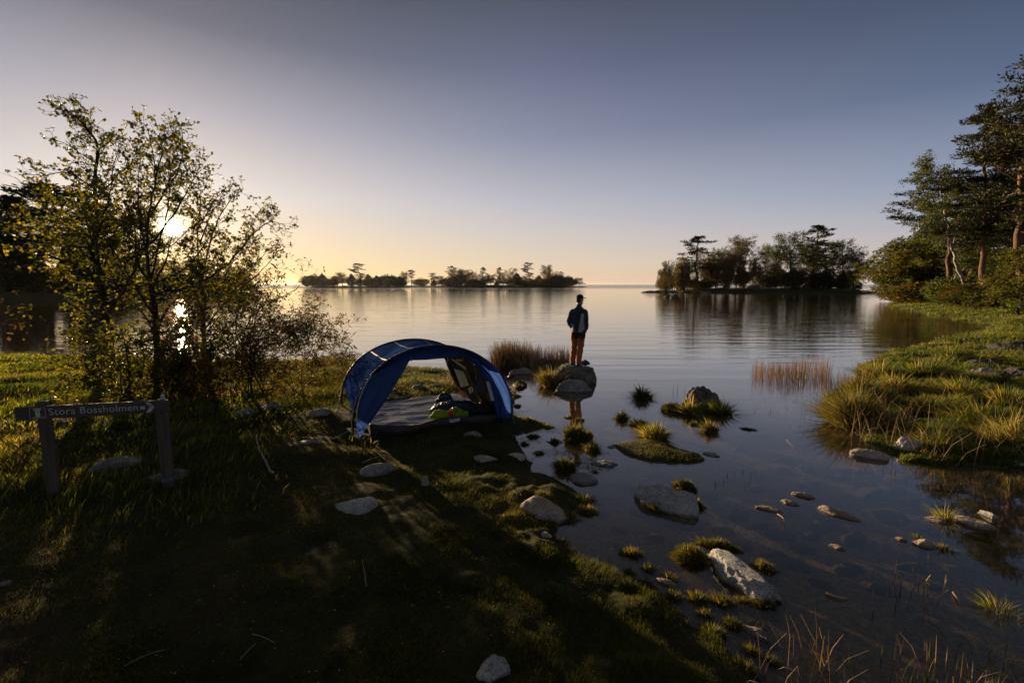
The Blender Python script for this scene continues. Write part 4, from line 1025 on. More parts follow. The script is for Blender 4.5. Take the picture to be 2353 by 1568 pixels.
def rock(px, py, w, hpx, mt, label, seed, rot=0.0, asp=0.72, cuts=7, water=False, sink=0.3, hmin=0.14, group=None, sub=None, cat='rock', name='rock', rough=.14, dz=0.0, flat=0.0):
    """px, py: the middle of the rock's near foot; w, hpx: its size in the photo"""
    if water: x, y = W(px, py, 0); z = 0.0
    else: x, y, z = G(px, py)
    d = ray(px, py); t = y/d[1]; s = 1.0/t
    dep = math.atan2(-d[2], math.hypot(d[0], d[1]))
    rx = w/s/2*1.12; ry = rx*asp
    h = max((hpx/s - 2*ry*math.sin(dep))/math.cos(dep), hmin*2*rx)
    fw = np.array([x, y])/math.hypot(x, y); x, y = x+fw[0]*ry*0.9, y+fw[1]*ry*0.9
    me = rock_mesh(seed, rx, ry, h*(1+sink), cuts, rough, sub or (6 if rx*s > 40 else 5), 0.6, flat=flat); me.materials.append(M[mt])
    o = bpy.data.objects.new(name, me); COL.objects.link(o)
    zz = 0.0 if water else float(max(height(x, y)[0], 0))
    o.location = (x, y, zz - h*sink + dz); az = -math.atan2(x, y); o.rotation_euler = (0, 0, az+rot)
    tag(o, label, cat, group); ROCKS.append((x, y, rx, ry, az+rot)); return o
R = rock
ft = on_depth(1327, 839, 11.45)
stand_me = rock_mesh(1, 0.64, 0.60, 1.0, 0, .13, 6, 0.5, flat=.22); stand_me.materials.append(M['rock_brown'])
stand = bpy.data.objects.new('rock', stand_me); COL.objects.link(stand)
stop = max(v.co.z for v in stand_me.vertices); stand.location = (ft[0]-0.10, ft[1]+0.06, -0.12); stand.scale = (1, 1, (ft[2]+0.12)/stop); stand.rotation_euler = (0, .13, .2)
tag(stand, 'large low boulder the man stands on', 'rock')
R(1322, 904, 94, 44, 'rock_grey', 'rounded boulder in the water in front of the boulder under the man', 2, 0, 0.6, 5, True, .2, hmin=.30)
R(1343, 836, 24, 16, 'rock_dark', 'small rock just behind the heels of the man', 3, 0, .8, 5, True)
R(1122, 868, 36, 27, 'rock_grey', 'smooth grey rock right behind the right shoulder of the tent', 4, 0, .8, 5, True)
R(1203, 861, 66, 20, 'rock_grey', 'long low rock in the water under the dark reed bed', 5, 0, .5, 6, True)
R(1174, 866, 22, 7, 'rock_dark', 'tiny flat stone left of the long low rock under the reeds', 6, 0, .6, 5, True)
R(1192, 888, 38, 18, 'rock_dark', 'dark rock with a mossy left side between tent and standing man', 7, 0, .6, 6, True)
rk = R(1606, 940, 86, 62, 'rock_brown', 'dark pointed boulder among the tussocks in the middle of the inlet', 8, 0.25, .50, 5, True, 0.1, hmin=.36)
R(1388, 1074, 62, 20, 'rock_grey', 'flat oval stone barely above water right of the grass covered stone', 9, 0, .6, 6, True)
R(1336, 1116, 72, 42, 'rock_grey', 'grey stone sinking into the water right above the big pale shore boulder', 10, -0.3, .8, 7, True)
R(1243, 1196, 122, 86, 'rock_pink', 'big pale faceted boulder at the edge of the grass', 13, -0.25, .80, 9, False, 0.2, rough=.07)
R(1531, 1176, 150, 98, 'rock_pale', 'long rough grey boulder slanting in the water between the two mossy banks', 14, -0.58, .52, 5, True, 0.2, rough=.18, hmin=.20)
R(1695, 1352, 190, 98, 'rock_pale', 'long pale lichened boulder slanting down to the right, nearest of the big ones', 15, -0.50, .48, 5, True, 0.2, rough=.18, flat=.25)
R(1530, 1345, 62, 24, 'rock_pink', 'narrow pinkish stone left of the nearest long boulder', 16, -0.3, .4, 6, True)
R(1249, 1234, 36, 16, 'rock_pale', 'small pale stone in the grass below the big faceted boulder', 17, 0, .7, 6, False)
R(1769, 1177, 58, 20, 'rock_pink', 'pointed little stone with grass round it, left of the row of small stones', 18, 0.1, .5, 6, True)
R(1815, 1160, 40, 17, 'rock_pink', 'small rounded stone between the pointed stone and the thin long stone', 19, -.2, .6, 6, True)
R(1849, 1143, 54, 13, 'rock_pink', 'thin long stone farthest out in the row of small stones', 20, 0, .35, 5, True)
R(1930, 1190, 88, 32, 'rock_pink', 'flat brown stone, widest in the row of small stones', 21, -0.1, .5, 6, True)
R(1924, 1263, 36, 17, 'rock_pink', 'lone pinkish pebble like stone in the dark water', 22, 0, .7, 6, True)
R(2071, 1243, 24, 13, 'rock_pink', 'small round stone left of the knobbly stone near the right edge', 23, 0, .8, 5, True)
R(2122, 1258, 52, 32, 'rock_pink', 'knobbly stone with green blades on both sides near the right edge', 24, 0, .7, 8, True)
R(2236, 1212, 88, 38, 'rock_pink', 'humped brown stone beside the spiky green tuft at the right', 25, -0.1, .6, 8, True)
R(2155, 1201, 46, 17, 'rock_pink', 'low stone left of the spiky green tuft at the right', 26, 0, .6, 6, True)
R(2268, 1188, 44, 22, 'rock_pale', 'pale broken stone behind the humped brown stone', 27, -0.4, .5, 9, True)
R(1988, 1054, 82, 46, 'rock_pink', 'rounded pink boulder at the point of the right bank', 28, -0.15, .7, 7, True, rough=.07)
R(2086, 1040, 74, 50, 'rock_pale', 'pale creamy boulder half hidden by grass on the right bank', 29, 0.1, .7, 7, False)
R(1974, 992, 38, 16, 'rock_grey', 'small stone under the big overhanging tussock', 30, 0, .6, 6, True)
R(1736, 1468, 92, 36, 'rock_grey', 'dim jagged stone with moss among the bottom stalks', 31, -0.25, .5, 9, True)
R(2318, 806, 84, 30, 'rock_dark', 'dark boulder highest up on the right bank', 32, 0, .6, 6)
R(2268, 842, 86, 26, 'rock_dark', 'dark flat boulder in the middle of the right bank stones', 33, 0, .6, 6)
R(2258, 868, 60, 28, 'rock_grey', 'grey boulder in front of the dark flat one on the right bank', 34, 0, .7, 7)
R(2335, 870, 100, 34, 'rock_dark', 'large dark boulder cut by the right edge of the photo', 35, 0, .6, 6)
R(2318, 1068, 60, 18, 'rock_pale', 'stone by the dark pool at the right edge', 36, 0, .6, 8)
R(2190, 900, 40, 16, 'rock_dark', 'small dark stone sunk in the right bank grass', 37, 0, .6, 6)
R(822, 1182, 122, 54, 'rock_pale', 'flat topped whitish rock in the lawn below the tent', 38, -0.1, .75, 9, False, .25, rough=.12)
R(868, 1094, 100, 46, 'rock_grey', 'dim humped rock in the lawn just below the tent corner', 39, 0.25, .6, 7, False)
R(1087, 1001, 52, 20, 'rock_grey', 'low dim stone right under the front edge of the tent', 40, 0, .6, 6)
R(1110, 1062, 64, 26, 'rock_pink', 'brownish stone at the top of the sunlit strip of grass', 41, -.1, .6, 7)
R(1186, 1052, 42, 20, 'rock_pink', 'small mossy stone right of the brownish stone near the shore', 42, 0, .6, 6)
R(975, 1116, 20, 30, 'rock_grey', 'small upright stone in the shaded lawn', 43, 0, 1.0, 6)
R(1133, 1566, 104, 78, 'rock_pale', 'pale wedge shaped stone at the bottom edge of the photo', 44, 0.1, .7, 8, False, .3)
R(378, 1108, 104, 40, 'rock_grey', 'dim rounded rock behind the right signpost', 45, 0, .6, 6)
R(266, 1080, 90, 36, 'rock_grey', 'dim rock between the two signposts', 46, 0, .6, 6)
R(706, 1020, 44, 20, 'rock_grey', 'small dim rock in the grass left of the tent', 47, 0, .7, 6)
R(560, 958, 56, 24, 'rock_grey', 'dim rock under the shrubs left of the tent', 48, 0, .6, 6)
R(740, 955, 60, 22, 'rock_grey', 'dim flat rock beside the left foot of the tent', 49, 0, .6, 6)
R(630, 940, 50, 22, 'rock_grey', 'dim rock at the edge of the thorn shrub shadow', 55, 0, .6, 6)
R(5, 1345, 30, 14, 'rock_grey', 'little pale stone cut by the left edge of the photo', 50, 0, .7, 6)
R(790, 888, 34, 14, 'rock_grey', 'low stone behind the left tent pole', 51, 0, .7, 6)
R(960, 895, 42, 16, 'rock_grey', 'grassy stone seen through the tent opening', 52, 0, .6, 6)
R(985, 920, 40, 10, 'rock_pink', 'flat light stone just behind the tent floor', 53, 0, .6, 6)
R(1405, 1030, 26, 9, 'rock_pale', 'small pale stone on the left tip of the mossy islet', 54, 0, .6, 6)
R(1632, 1047, 40, 10, 'rock_pale', 'flat pale stone off the right tip of the mossy islet', 56, -.2, .5, 6, True)
R(1250, 868, 26, 10, 'rock_dark', 'small wet stone left of the boulder tuft', 57, 0, .6, 6, True)
R(1530, 683, 16, 8, 'rock_dark', 'dark shore boulder at the left tip of the middle island', 58, 0, .7, 6, True)
R(1551, 684, 22, 11, 'rock_dark', 'second and larger dark shore boulder at the left tip of the middle island', 59, 0, .7, 6, True)
# stones lying under the shallow water
smesh = [rock_mesh(700+i, 1, 0.62, 0.4, 7, .1, 3) for i in range(6)]
for i, s_ in enumerate(smesh): s_.materials.append(M['rock_pink' if i % 2 else 'rock_pale'])
sr = random.Random(8)
spots = [(1716, 1094, 50), (1650, 1078, 36), (1850, 1084, 46), (1740, 1128, 60), (1800, 1060, 40), (1500, 1245, 46), (1466, 1190, 44), (1575, 1270, 60), (1660, 1225, 50), (1860, 1120, 60), (2000, 1140, 90), (1790, 1235, 70),
         (1890, 1210, 70), (1960, 1238, 80), (2030, 1190, 90), (1700, 1190, 60), (1820, 1300, 70), (1880, 1345, 50), (1940, 1310, 70), (2010, 1350, 60), (1780, 1395, 50), (1450, 1090, 40), (1440, 1130, 50), (1380, 1160, 50), (1420, 1230, 40),
         (1700, 1040, 40), (1880, 1030, 50), (1590, 1215, 60), (2090, 1300, 70), (1930, 1100, 50), (2050, 1110, 60), (1350, 1220, 44), (1630, 1150, 46), (1990, 1095, 40), (2130, 1150, 60), (1840, 1260, 60)]
spots += [(sr.uniform(1380, 2180), sr.uniform(1060, 1400), sr.uniform(26, 64)) for _ in range(46)]
spots = [q_ for q_ in spots if q_[0] > 1290+0.95*max(0, q_[1]-1180)]
for k, (px, py, w) in enumerate(spots):
    x, y = W(px, py, -0.12); z = min(float(height(x, y)[0]), -0.06)
    s = 1.0/(y/ray(px, py)[1]); rx = w/s/2
    o = bpy.data.objects.new('submerged_stone', smesh[k % 6]); COL.objects.link(o)
    hh = min(1.1*rx, max(0.03, (-0.03-z)/0.42)); o.location = (x, y, z+0.01); o.scale = (rx, rx*sr.uniform(.8, 1.1), hh); o.rotation_euler = (0, 0, sr.uniform(-.9, .5))
    tag(o, 'rounded stone lying under the shallow dark water', 'stone', 'stones under the shallow water')

# ------------------------------------------------------------------ grass
def grass_field(name, x, y, hfun, seed, wk, mt, label, seg2=False, leank=0.6, minh=0.006):
    g = np.random.default_rng(seed); h, sd, wh = height(x, y, True)
    bh, keep = hfun(x, y, h, sd, wh, g)
    k = keep & (h > minh) & (bh > 0.004)
    x, y, h, bh = x[k], y[k], h[k], bh[k]; N = len(x)
    dist = np.hypot(x, y); w = wk*(0.6+0.8*g.random(N))*np.clip((dist/3.0)**0.75, 0.8, 9)
    wd = fbm(x*0.9, y*0.9, 0, 2, 77)*3.0 + g.normal(0, 0.9, N)
    ln = np.stack([np.cos(wd), np.sin(wd)], 1)*(bh*leank*(0.3+0.9*g.random(N)))[:, None]
    mb = MB(); mb.blades(np.stack([x, y, h-0.01], 1), bh*(0.5+0.8*g.random(N)), w, ln, g.random(N)*math.pi, attr=np.clip(g.beta(2, 3, N)+0.25*fbm(x*1.2, y*1.2, 0, 2, 31), 0, 1), seg2=seg2)
    print(name, N); return tag(mb.build(name, M[mt]), label, kind='stuff', cat='grass')
g = np.random.default_rng(42)
N = 690000
r_s = np.exp(g.uniform(math.log(1.5), math.log(30), N)); a_s = g.uniform(-1.0, 0.62, N)
def lawn_h(x, y, h, sd, wh, g):
    c = fbm(x*1.3, y*1.3, 0, 3, 55); c2 = fbm(x*3.5, y*3.5, 0, 2, 56)
    left = np.clip((-x-2.9)/1.2, 0, 1)*np.clip((y-3.0)/1, 0, 1); back = np.clip((y-7.6)/1.0, 0, 1)
    b = 0.018 + 0.045*np.clip(c2+0.1, 0, 1)**1.3 + left*0.04*(1+c) + back*0.035*(1+1.5*c) + 0.03*np.clip(c, 0, 1) + np.where((sd < 1.3) & (left < .2), 0.045*np.clip(fbm(x*4.2, y*4.2, 0, 2, 58)+.15, 0, 1), 0)
    bare = (c2 < -0.34) & (left < .3)
    return b, ((wh == 0) | (wh == 2)) & (sd > 0.02)
grass_field('grass', r_s*np.sin(a_s), r_s*np.cos(a_s), lawn_h, 1, 0.0034, 'grass', 'short grazed grass of the dark lawn and shore', False, 0.7)
N = 110000
x_ = g.uniform(-21, -1.6, N); y_ = g.uniform(3.2, 18, N)
def long_h(x, y, h, sd, wh, g):
    c = fbm(x*1.5, y*1.5, 0, 3, 65)
    den = np.clip((-x/y-0.50)*3.5, 0, 1)*np.clip((y-3.4)/1.5, 0, 1) + 0.30*(c > 0.18)*(y > 5.2)*(x/y > -0.72)*(x/y < -0.3)*(y < 8)
    return 0.07 + 0.07*(c+0.3), (wh == 0) & (g.random(len(x)) < den*np.clip(0.8+2*c, 0, 1)) & (sd > .1)
grass_field('long_grass', x_, y_, long_h, 2, 0.0078, 'tall_grass', 'long sunlit grass round the sign and left trees', True, 0.7)
# right bank
N = 330000
Yb_ = 1/g.uniform(1/30.0, 1/5.2, N); Xb_ = Yb_*g.uniform(0.45, 1.35, N)
def bank_h(x, y, h, sd, wh, g):
    c = fbm(x*0.9, y*0.9, 0, 3, 75); c2 = fbm(x*2.6, y*2.6, 0, 2, 76)
    return (0.05 + 0.20*np.clip(c2+0.35, 0, 1)**1.6 + 0.05*np.clip(c, 0, 1)) * np.clip(0.5+sd, 0.5, 1), (wh == 1) & (g.random(len(x)) < np.clip(0.75+1.6*c2, 0.12, 1))
grass_field('bank_grass', Xb_, Yb_, bank_h, 3, 0.0042, 'tall_grass', 'long tufted grass of the right bank', True, 0.85)
N = 70000
Yb_ = g.uniform(20, 62, N); Xb_ = Yb_*g.uniform(0.72, 1.3, N)
grass_field('headland_grass', Xb_, Yb_, lambda x, y, h, sd, wh, g: (0.15+0.15*fbm(x*.5, y*.5, 0, 3, 4), (wh == 1)), 4, 0.006, 'tall_grass', 'grass on the far shore under the headland trees', False, 0.6)
# dry stalks on the right bank
N = 1500
Yb_ = 1/g.uniform(1/18.0, 1/6.0, N); Xb_ = Yb_*g.uniform(0.66, 1.3, N)
hb, sdb, whb = height(Xb_, Yb_, True); cl = fbm(Xb_*1.1, Yb_*1.1, 0, 3, 99)
k = (whb == 1) & (sdb > -0.15) & (cl > -0.05); xb, yb, hb = Xb_[k], Yb_[k], hb[k]; n = len(xb)
mb = MB(); wd = g.uniform(0, 6.28, n); Ls = g.uniform(.25, .6, n)
p0 = np.stack([xb, yb, np.maximum(hb, -.05)], 1); tl = g.uniform(.1, 1.1, n)
p1 = p0 + np.stack([np.cos(wd)*np.sin(tl*.5)*Ls*.5, np.sin(wd)*np.sin(tl*.5)*Ls*.5, np.cos(tl*.5)*Ls*.5], 1)
p2 = p1 + np.stack([np.cos(wd)*np.sin(tl)*Ls*.5, np.sin(wd)*np.sin(tl)*Ls*.5, np.cos(tl)*Ls*.5], 1)
at_ = g.random(n)
mb.segs(p0, p1, [.0035]*n, [.003]*n, 3, attr=at_); mb.segs(p1, p2, [.003]*n, [.0012]*n, 3, attr=at_)
tag(mb.build('dry_stalks', M['reed']), 'straw coloured dry stalks lying over the right bank grass', cat='grass', kind='stuff')

def tussock(px, py, w, hpx, label, seed, water=True, mt='tussock', spiky=0.5, n=None, dens=1.0, mound=True, name='grass_tussock', asp=0.8, cat='tussock', group=None, low=False):
    if water: x, y = W(px, py, 0); z = 0.0
    else: x, y, z = G(px, py)
    d = ray(px, py); s = 1.0/(y/d[1]); rr_ = w/s/2; dep = math.atan2(-d[2], math.hypot(d[0], d[1]))
    h = max((hpx/s - rr_*asp*1.1*math.sin(dep))/math.cos(dep), rr_*0.35)
    fw = np.array([x, y])/math.hypot(x, y); x, y = x+fw[0]*rr_*asp*.8, y+fw[1]*rr_*asp*.8
    g = np.random.default_rng(seed); mb = MB()
    rr_ *= .9; h *= .88
    hm = h*(0.55-0.42*spiky); bl = h-hm*0.8
    if low: hm = min(h*.4, .09); bl = .055
    az = -math.atan2(x, y); ca, sa = math.cos(az), math.sin(az); Rm = np.array([[ca, -sa, 0], [sa, ca, 0], [0, 0, 1]])
    if mound:
        v, f = ICO[3]; p = v*(1+0.2*fbm(v[:, 0]*2+seed, v[:, 1]*2, v[:, 2]*2, 3, seed)[:, None])
        ta_ = np.arctan2(v[:, 1], v[:, 0]); kk = 1+1.05*fbm(np.cos(ta_)*1.6+seed*3, np.sin(ta_)*1.6, 0, 3, seed); p[:, :2] *= kk[:, None]; p = p*np.array([rr_*.82, rr_*.82*asp, hm*.95]); mb.add(p @ Rm.T, f, 1, True)
    n = n or int(np.clip(900*dens*(w/50)**1.3, 200, 6000))
    th = g.uniform(0, 6.283, n); rho = np.sqrt(g.random(n))*(1+1.05*fbm(np.cos(th)*1.6+seed*3, np.sin(th)*1.6, 0, 3, seed))
    bx_, by_ = np.cos(th)*rho*rr_*.9, np.sin(th)*rho*rr_*.9*asp; bz = hm*np.sqrt(np.clip(1-np.minimum(rho, .98)**2, 0, 1))*0.88
    out = (0.25+0.9*rho)*bl*(0.5+0.7*spiky)*g.uniform(.15, 1.3, n)
    ln = np.stack([np.cos(th)*out, np.sin(th)*out*asp], 1) + g.normal(0, bl*.22, (n, 2))
    ln = ln + np.array([math.cos(seed*2.4), math.sin(seed*2.4)])*bl*.35*g.random((n, 1))
    base_ = np.stack([bx_, by_, bz-0.01], 1) @ Rm.T
    ln = ln @ Rm[:2, :2].T
    mb.blades(base_, bl*(0.25+0.9*g.random(n)+(g.random(n) < .10)*.7)*np.clip(1.15-0.55*rho, .3, 1.2), np.full(n, max(0.0026, 1.9/s))*g.uniform(.5, 1.1, n), ln, g.random(n)*math.pi, attr=np.clip(g.beta(2, 2.6, n)+g.uniform(-.1, .15)+(g.random(n) < .16)*.5, 0, 1), seg2=True)
    o = mb.build(name, [M[mt], M['ground']]); o.location = (x, y, z - (0.02 if water else 0.0)); tag(o, label, cat, group); return o
T = tussock
T(1475, 918, 36, 36, 'round spiky tussock standing alone left of the pointed boulder', 1, spiky=.7)
T(1545, 948, 64, 30, 'dense low mound of grass at the left foot of the pointed boulder', 2, spiky=.35)
T(1584, 954, 40, 40, 'upright grass clump in front of the pointed boulder', 3, spiky=.8, mt='tall_grass')
T(1656, 952, 40, 44, 'bright green spiky clump at the right foot of the pointed boulder', 4, spiky=.9, mt='tall_grass')
T(1427, 965, 28, 28, 'small dark tussock left in the group of tussocks', 5, spiky=.4)
T(1468, 982, 52, 26, 'rounded mossy tussock behind the bright green clump', 6, spiky=.25)
T(1504, 1010, 62, 46, 'bright green upright clump above the mossy islet', 7, spiky=.85, mt='tall_grass')
T(1594, 977, 26, 15, 'tiny tussock below the pointed boulder', 8, spiky=.3)
T(1630, 994, 34, 34, 'shaggy brownish tussock right of the tiny one', 9, spiky=.5)
T(1718, 988, 50, 11, 'low floating mat of grass farther right in the inlet', 10, spiky=.3, asp=.4)
T(1318, 1014, 62, 46, 'domed tussock cut by the reflection of the man', 11, spiky=.35)
T(1350, 1010, 42, 26, 'lower tussock joined to the right of the domed one', 12, spiky=.35)
T(1273, 1018, 26, 20, 'small dark tussock left of the domed one', 13, spiky=.3)
T(1362, 1038, 32, 30, 'small round tussock right below the domed one', 14, spiky=.4)
T(1298, 1084, 56, 42, 'grass covered stone like a cap at the shore', 15, spiky=.4)
T(1306, 962, 28, 12, 'low grass tuft in the reflection of the legs', 16, spiky=.3)
T(1332, 968, 30, 14, 'second low grass tuft beside the reflection of the legs', 17, spiky=.3)
T(1330, 990, 34, 16, 'flat grass tuft just behind the domed tussock', 18, spiky=.3)
T(1266, 889, 66, 46, 'green tuft growing on the left side of the boulder under the man', 19, spiky=.7)
T(1962, 988, 118, 100, 'huge shaggy tussock overhanging the water at the right bank', 20, spiky=.6, asp=.75, dens=1.4)
T(1975, 930, 90, 70, 'sunlit straw coloured tussock above the huge one', 21, False, spiky=.8)
T(2170, 1197, 40, 40, 'spiky bright green tuft between two stones at the right', 22, mt='tall_grass', spiky=1, mound=False, dens=.25)
T(2166, 1266, 44, 28, 'fan of green blades right of the knobbly stone', 23, mt='tall_grass', spiky=1, mound=False, dens=.12)
T(2108, 1238, 20, 18, 'little green tuft left of the knobbly stone', 24, mt='tall_grass', spiky=1, mound=False, dens=.12)
T(2290, 1412, 74, 60, 'bright splayed tuft in the dark water near the lower right corner', 25, mt='tall_grass', spiky=1, mound=False, dens=.08)
T(1742, 1450, 70, 22, 'moss and grass growing over the dim jagged stone', 26, spiky=.4, dens=.5)
T(1587, 1298, 84, 84, 'thick yellow green moss cushion on the left end of the nearest long boulder', 27, spiky=.3, dens=3.5, low=True)
T(1650, 1262, 110, 30, 'grass fringe along the far side of the nearest long boulder', 28, spiky=.5, asp=.4, dens=1.5, low=True)
T(1752, 1312, 52, 30, 'small brown tuft at the right end of the nearest long boulder', 29, spiky=.4, low=True, dens=2)
T(1572, 1130, 70, 50, 'grass fringe along the upper right side of the slanting grey boulder', 30, spiky=.4, asp=.7, low=True, dens=2)
T(1596, 1168, 40, 44, 'short grass at the right end of the slanting grey boulder', 31, spiky=.4, low=True, dens=2)
T(1508, 1176, 58, 22, 'moss on the lower left side of the slanting grey boulder', 32, spiky=.3, low=True, dens=2)
T(1750, 1172, 44, 16, 'thin grass beside the pointed little stone', 33, mt='tall_grass', spiky=.8, dens=.3, mound=False)
T(1480, 1340, 60, 20, 'sparse tuft at the waterline left of the nearest long boulder', 34, spiky=.5, dens=.5)
T(790, 1165, 60, 26, 'sunlit tuft behind the flat topped whitish rock', 35, False, spiky=.4)
T(1365, 1088, 34, 14, 'little tuft between the two grey stones at the shore', 36, spiky=.5)
T(1192, 893, 24, 16, 'moss on the rock between tent and standing man', 37, spiky=.3)
T(1150, 895, 30, 18, 'small tuft right of the tent in the wet grass', 38, spiky=.4)
for k, (px, py, w, hp) in enumerate([(1220, 1188, 60, 20), (1300, 1200, 60, 26), (2050, 905, 90, 50), (2130, 870, 100, 50), (2200, 920, 110, 50), (2250, 980, 130, 60), (2330, 1030, 110, 80), (2120, 960, 90, 48), (2020, 870, 90, 40), (2150, 1040, 110, 60), (2310, 940, 110, 50), (2190, 830, 80, 34), (2090, 1010, 90, 44)]):
    T(px, py, w, hp, 'grass tussock in the thick growth of the right bank' if k > 1 else ['short tuft left of the big faceted boulder', 'short tuft at the right foot of the big faceted boulder'][k], 60+k, k < 0, mt='tall_grass' if k > 1 else 'grass', spiky=.85, dens=.7, group='tussocks of the right bank' if k > 1 else None)

mr_ = random.Random(31)
for k, (px, py) in enumerate([(1330, 1300), (1400, 1335), (1450, 1320), (1500, 1400), (1545, 1380), (1560, 1450), (1610, 1420), (1640, 1470), (1690, 1450), (1600, 1380), (1660, 1400), (1440, 1290), (1480, 1310), (1720, 1500), (1650, 1520), (1290, 1260), (1345, 1180), (1330, 1150), (1345, 1115), (1210, 1065), (1230, 1095), (1200, 1030), (1215, 1005), (1265, 985), (1240, 1040), (1190, 920), (1198, 940), (1210, 962), (1535, 1330), (1580, 1500), (1780, 1530), (1700, 1550), (1745, 1400), (1690, 1385)]):
    T(px+mr_.uniform(-12, 12), py+mr_.uniform(-8, 8), mr_.uniform(26, 74)*(1 if py > 1100 else .55), 12, 'little mossy grass patch breaking through the water along the shore edge', 200+k, low=True, spiky=.4, dens=1.2, group='mossy patches along the shore edge', name='moss_patch', cat='moss', mt='grass' if k % 2 else 'tussock')
# reed beds: upright stems in the water
def reeds(name, area, n, hm, seed, label, fan=0.12, rad_=0.0022, mt='reed', hvar=.35, clump=None, kind='stuff', cut=None):
    g = np.random.default_rng(seed); P0 = []
    poly = [W(*p) for p in area]; xs = [p[0] for p in poly]; ys = [p[1] for p in poly]
    x = g.uniform(min(xs), max(xs), n*6); y = g.uniform(min(ys), max(ys), n*6)
    k = sdist(poly, x, y) > 0
    if clump: k &= (fbm(x*clump, y*clump, 0, 2, seed) > -0.1+0.25*g.random(len(x)))
    x, y = x[k][:n], y[k][:n]; n = len(x)
    zb = np.minimum(height(x, y), 0.02)-0.02
    wd = g.uniform(0, 6.28, n) + 0; tl = np.abs(g.normal(0, fan, n)); Ls = hm*(1-hvar*g.random(n)*1.4)*(1+0.28*fbm(x*2.2, y*2.2, 0, 3, seed+2))
    tl = np.minimum(tl, 1.3)
    p0 = np.stack([x, y, zb], 1)
    dx, dy, dz_ = np.cos(wd)*np.sin(tl), np.sin(wd)*np.sin(tl), np.cos(tl)
    p1 = p0 + np.stack([dx, dy, dz_], 1)*((Ls-zb)*.55)[:, None]
    t2 = np.minimum(tl*1.9, 1.5); p2 = p1 + np.stack([np.cos(wd)*np.sin(t2), np.sin(wd)*np.sin(t2), np.cos(t2)], 1)*(Ls*.45)[:, None]
    at_ = g.random(n)*(.55 if seed == 7 else 1)+(.45 if seed == 7 else 0); mb = MB()
    mb.segs(p0, p1, [rad_]*n, [rad_*.85]*n, 3, attr=at_); mb.segs(p1, p2, [rad_*.85]*n, [rad_*.35]*n, 3, attr=at_)
    return tag(mb.build(name, M[mt]), label, cat='reeds', kind=kind)
reeds('reed_bed', [(1132, 846), (1180, 852), (1250, 850), (1304, 852), (1306, 838), (1250, 832), (1180, 830), (1136, 832)], 2300, 1.0, 5, 'dense brown reed clump between the tent and the man', .16, .0058, clump=1.6)
reeds('reed_bed', [(1128, 846), (1150, 850), (1150, 834), (1130, 836)], 160, 0.85, 6, 'splayed reed stems on the left side of the brown clump', .5, .004)
reeds('reed_bed', [(1725, 872), (1800, 886), (1900, 876), (1912, 858), (1830, 846), (1735, 848)], 760, 0.66, 7, 'sparse straw coloured reeds standing in open water', .08, .0036)
reeds('reed_bed', [(1880, 905), (1945, 920), (1950, 880), (1900, 878)], 90, 0.5, 8, 'thin reeds before the right bank', .2, .004)
for k, (a, n_, h_, f_) in enumerate([([(1540, 905), (1580, 905), (1580, 880), (1540, 880)], 16, .35, .1), ([(1740, 960), (1920, 960), (1920, 920), (1740, 920)], 34, .22, .5), ([(1640, 1120), (1760, 1120), (1760, 1080), (1640, 1080)], 14, .10, .1), ([(1500, 880), (1700, 900), (1720, 880), (1520, 860)], 24, .25, .2),
                       ([(1970, 1120), (2140, 1130), (2140, 1060), (1970, 1060)], 16, .10, .15), ([(2000, 1400), (2200, 1400), (2150, 1280), (2000, 1290)], 22, .22, .2), ([(1700, 1010), (1900, 1020), (1900, 960), (1700, 970)], 12, .1, .3), ([(2060, 1260), (2240, 1260), (2240, 1150), (2060, 1160)], 12, .08, .2)]):
    reeds('reed_shoots', a, n_, h_, 20+k, 'scattered thin green shoots standing in the shallow water', f_, .0042, 'reed' if k % 2 else 'tall_grass')
reeds('dry_reed_stalks', [(1690, 1568), (1760, 1480), (1900, 1480), (1960, 1640), (1800, 1690), (1700, 1650)], 44, 0.34, 41, 'bent dry stalks at the bottom right of the photo', .35, .0026)
reeds('dry_reed_stalks', [(2060, 1620), (2050, 1500), (2200, 1470), (2400, 1500), (2420, 1690), (2100, 1690)], 80, 0.30, 42, 'bent dry stalks in the bottom right corner', .6, .0024)
reeds('green_reed_stalks', [(1780, 1600), (1880, 1500), (2000, 1500), (2400, 1490), (2420, 1650), (1900, 1680)], 60, 0.24, 43, 'straight green stalks among the dry ones at the bottom right', .12, .0022, 'tall_grass')
# specks of floating weed in the shallows right of the tent
g = np.random.default_rng(91); n = 22000
ax_, ay_ = np.array([W(px, py) for px, py in zip(g.uniform(1165, 1400, n), g.uniform(850, 1080, n))]).T
h_, sd_, wh_ = height(ax_, ay_, True); k = (h_ < -0.005) & (fbm(ax_*1.8, ay_*1.8, 0, 4, 8) > 0.02+0.5*np.clip((ax_-0.7)/1.5, 0, 1)+.25*g.random(n)) 
ax_, ay_ = ax_[k], ay_[k]; n = len(ax_)
mb = MB(); th = g.uniform(0, 6.28, n)
mb.leaves(np.stack([ax_, ay_, np.full(n, .004)], 1), np.stack([np.cos(th), np.sin(th), g.uniform(0, .5, n)], 1), np.tile([[0, 0, 1.]], (n, 1)), g.uniform(.008, .03, n), g.uniform(.004, .012, n), attr=g.random(n))
tag(mb.build('pondweed', M['tussock']), 'specks of floating weed on the shallow water right of the tent', cat='water plants', kind='stuff')
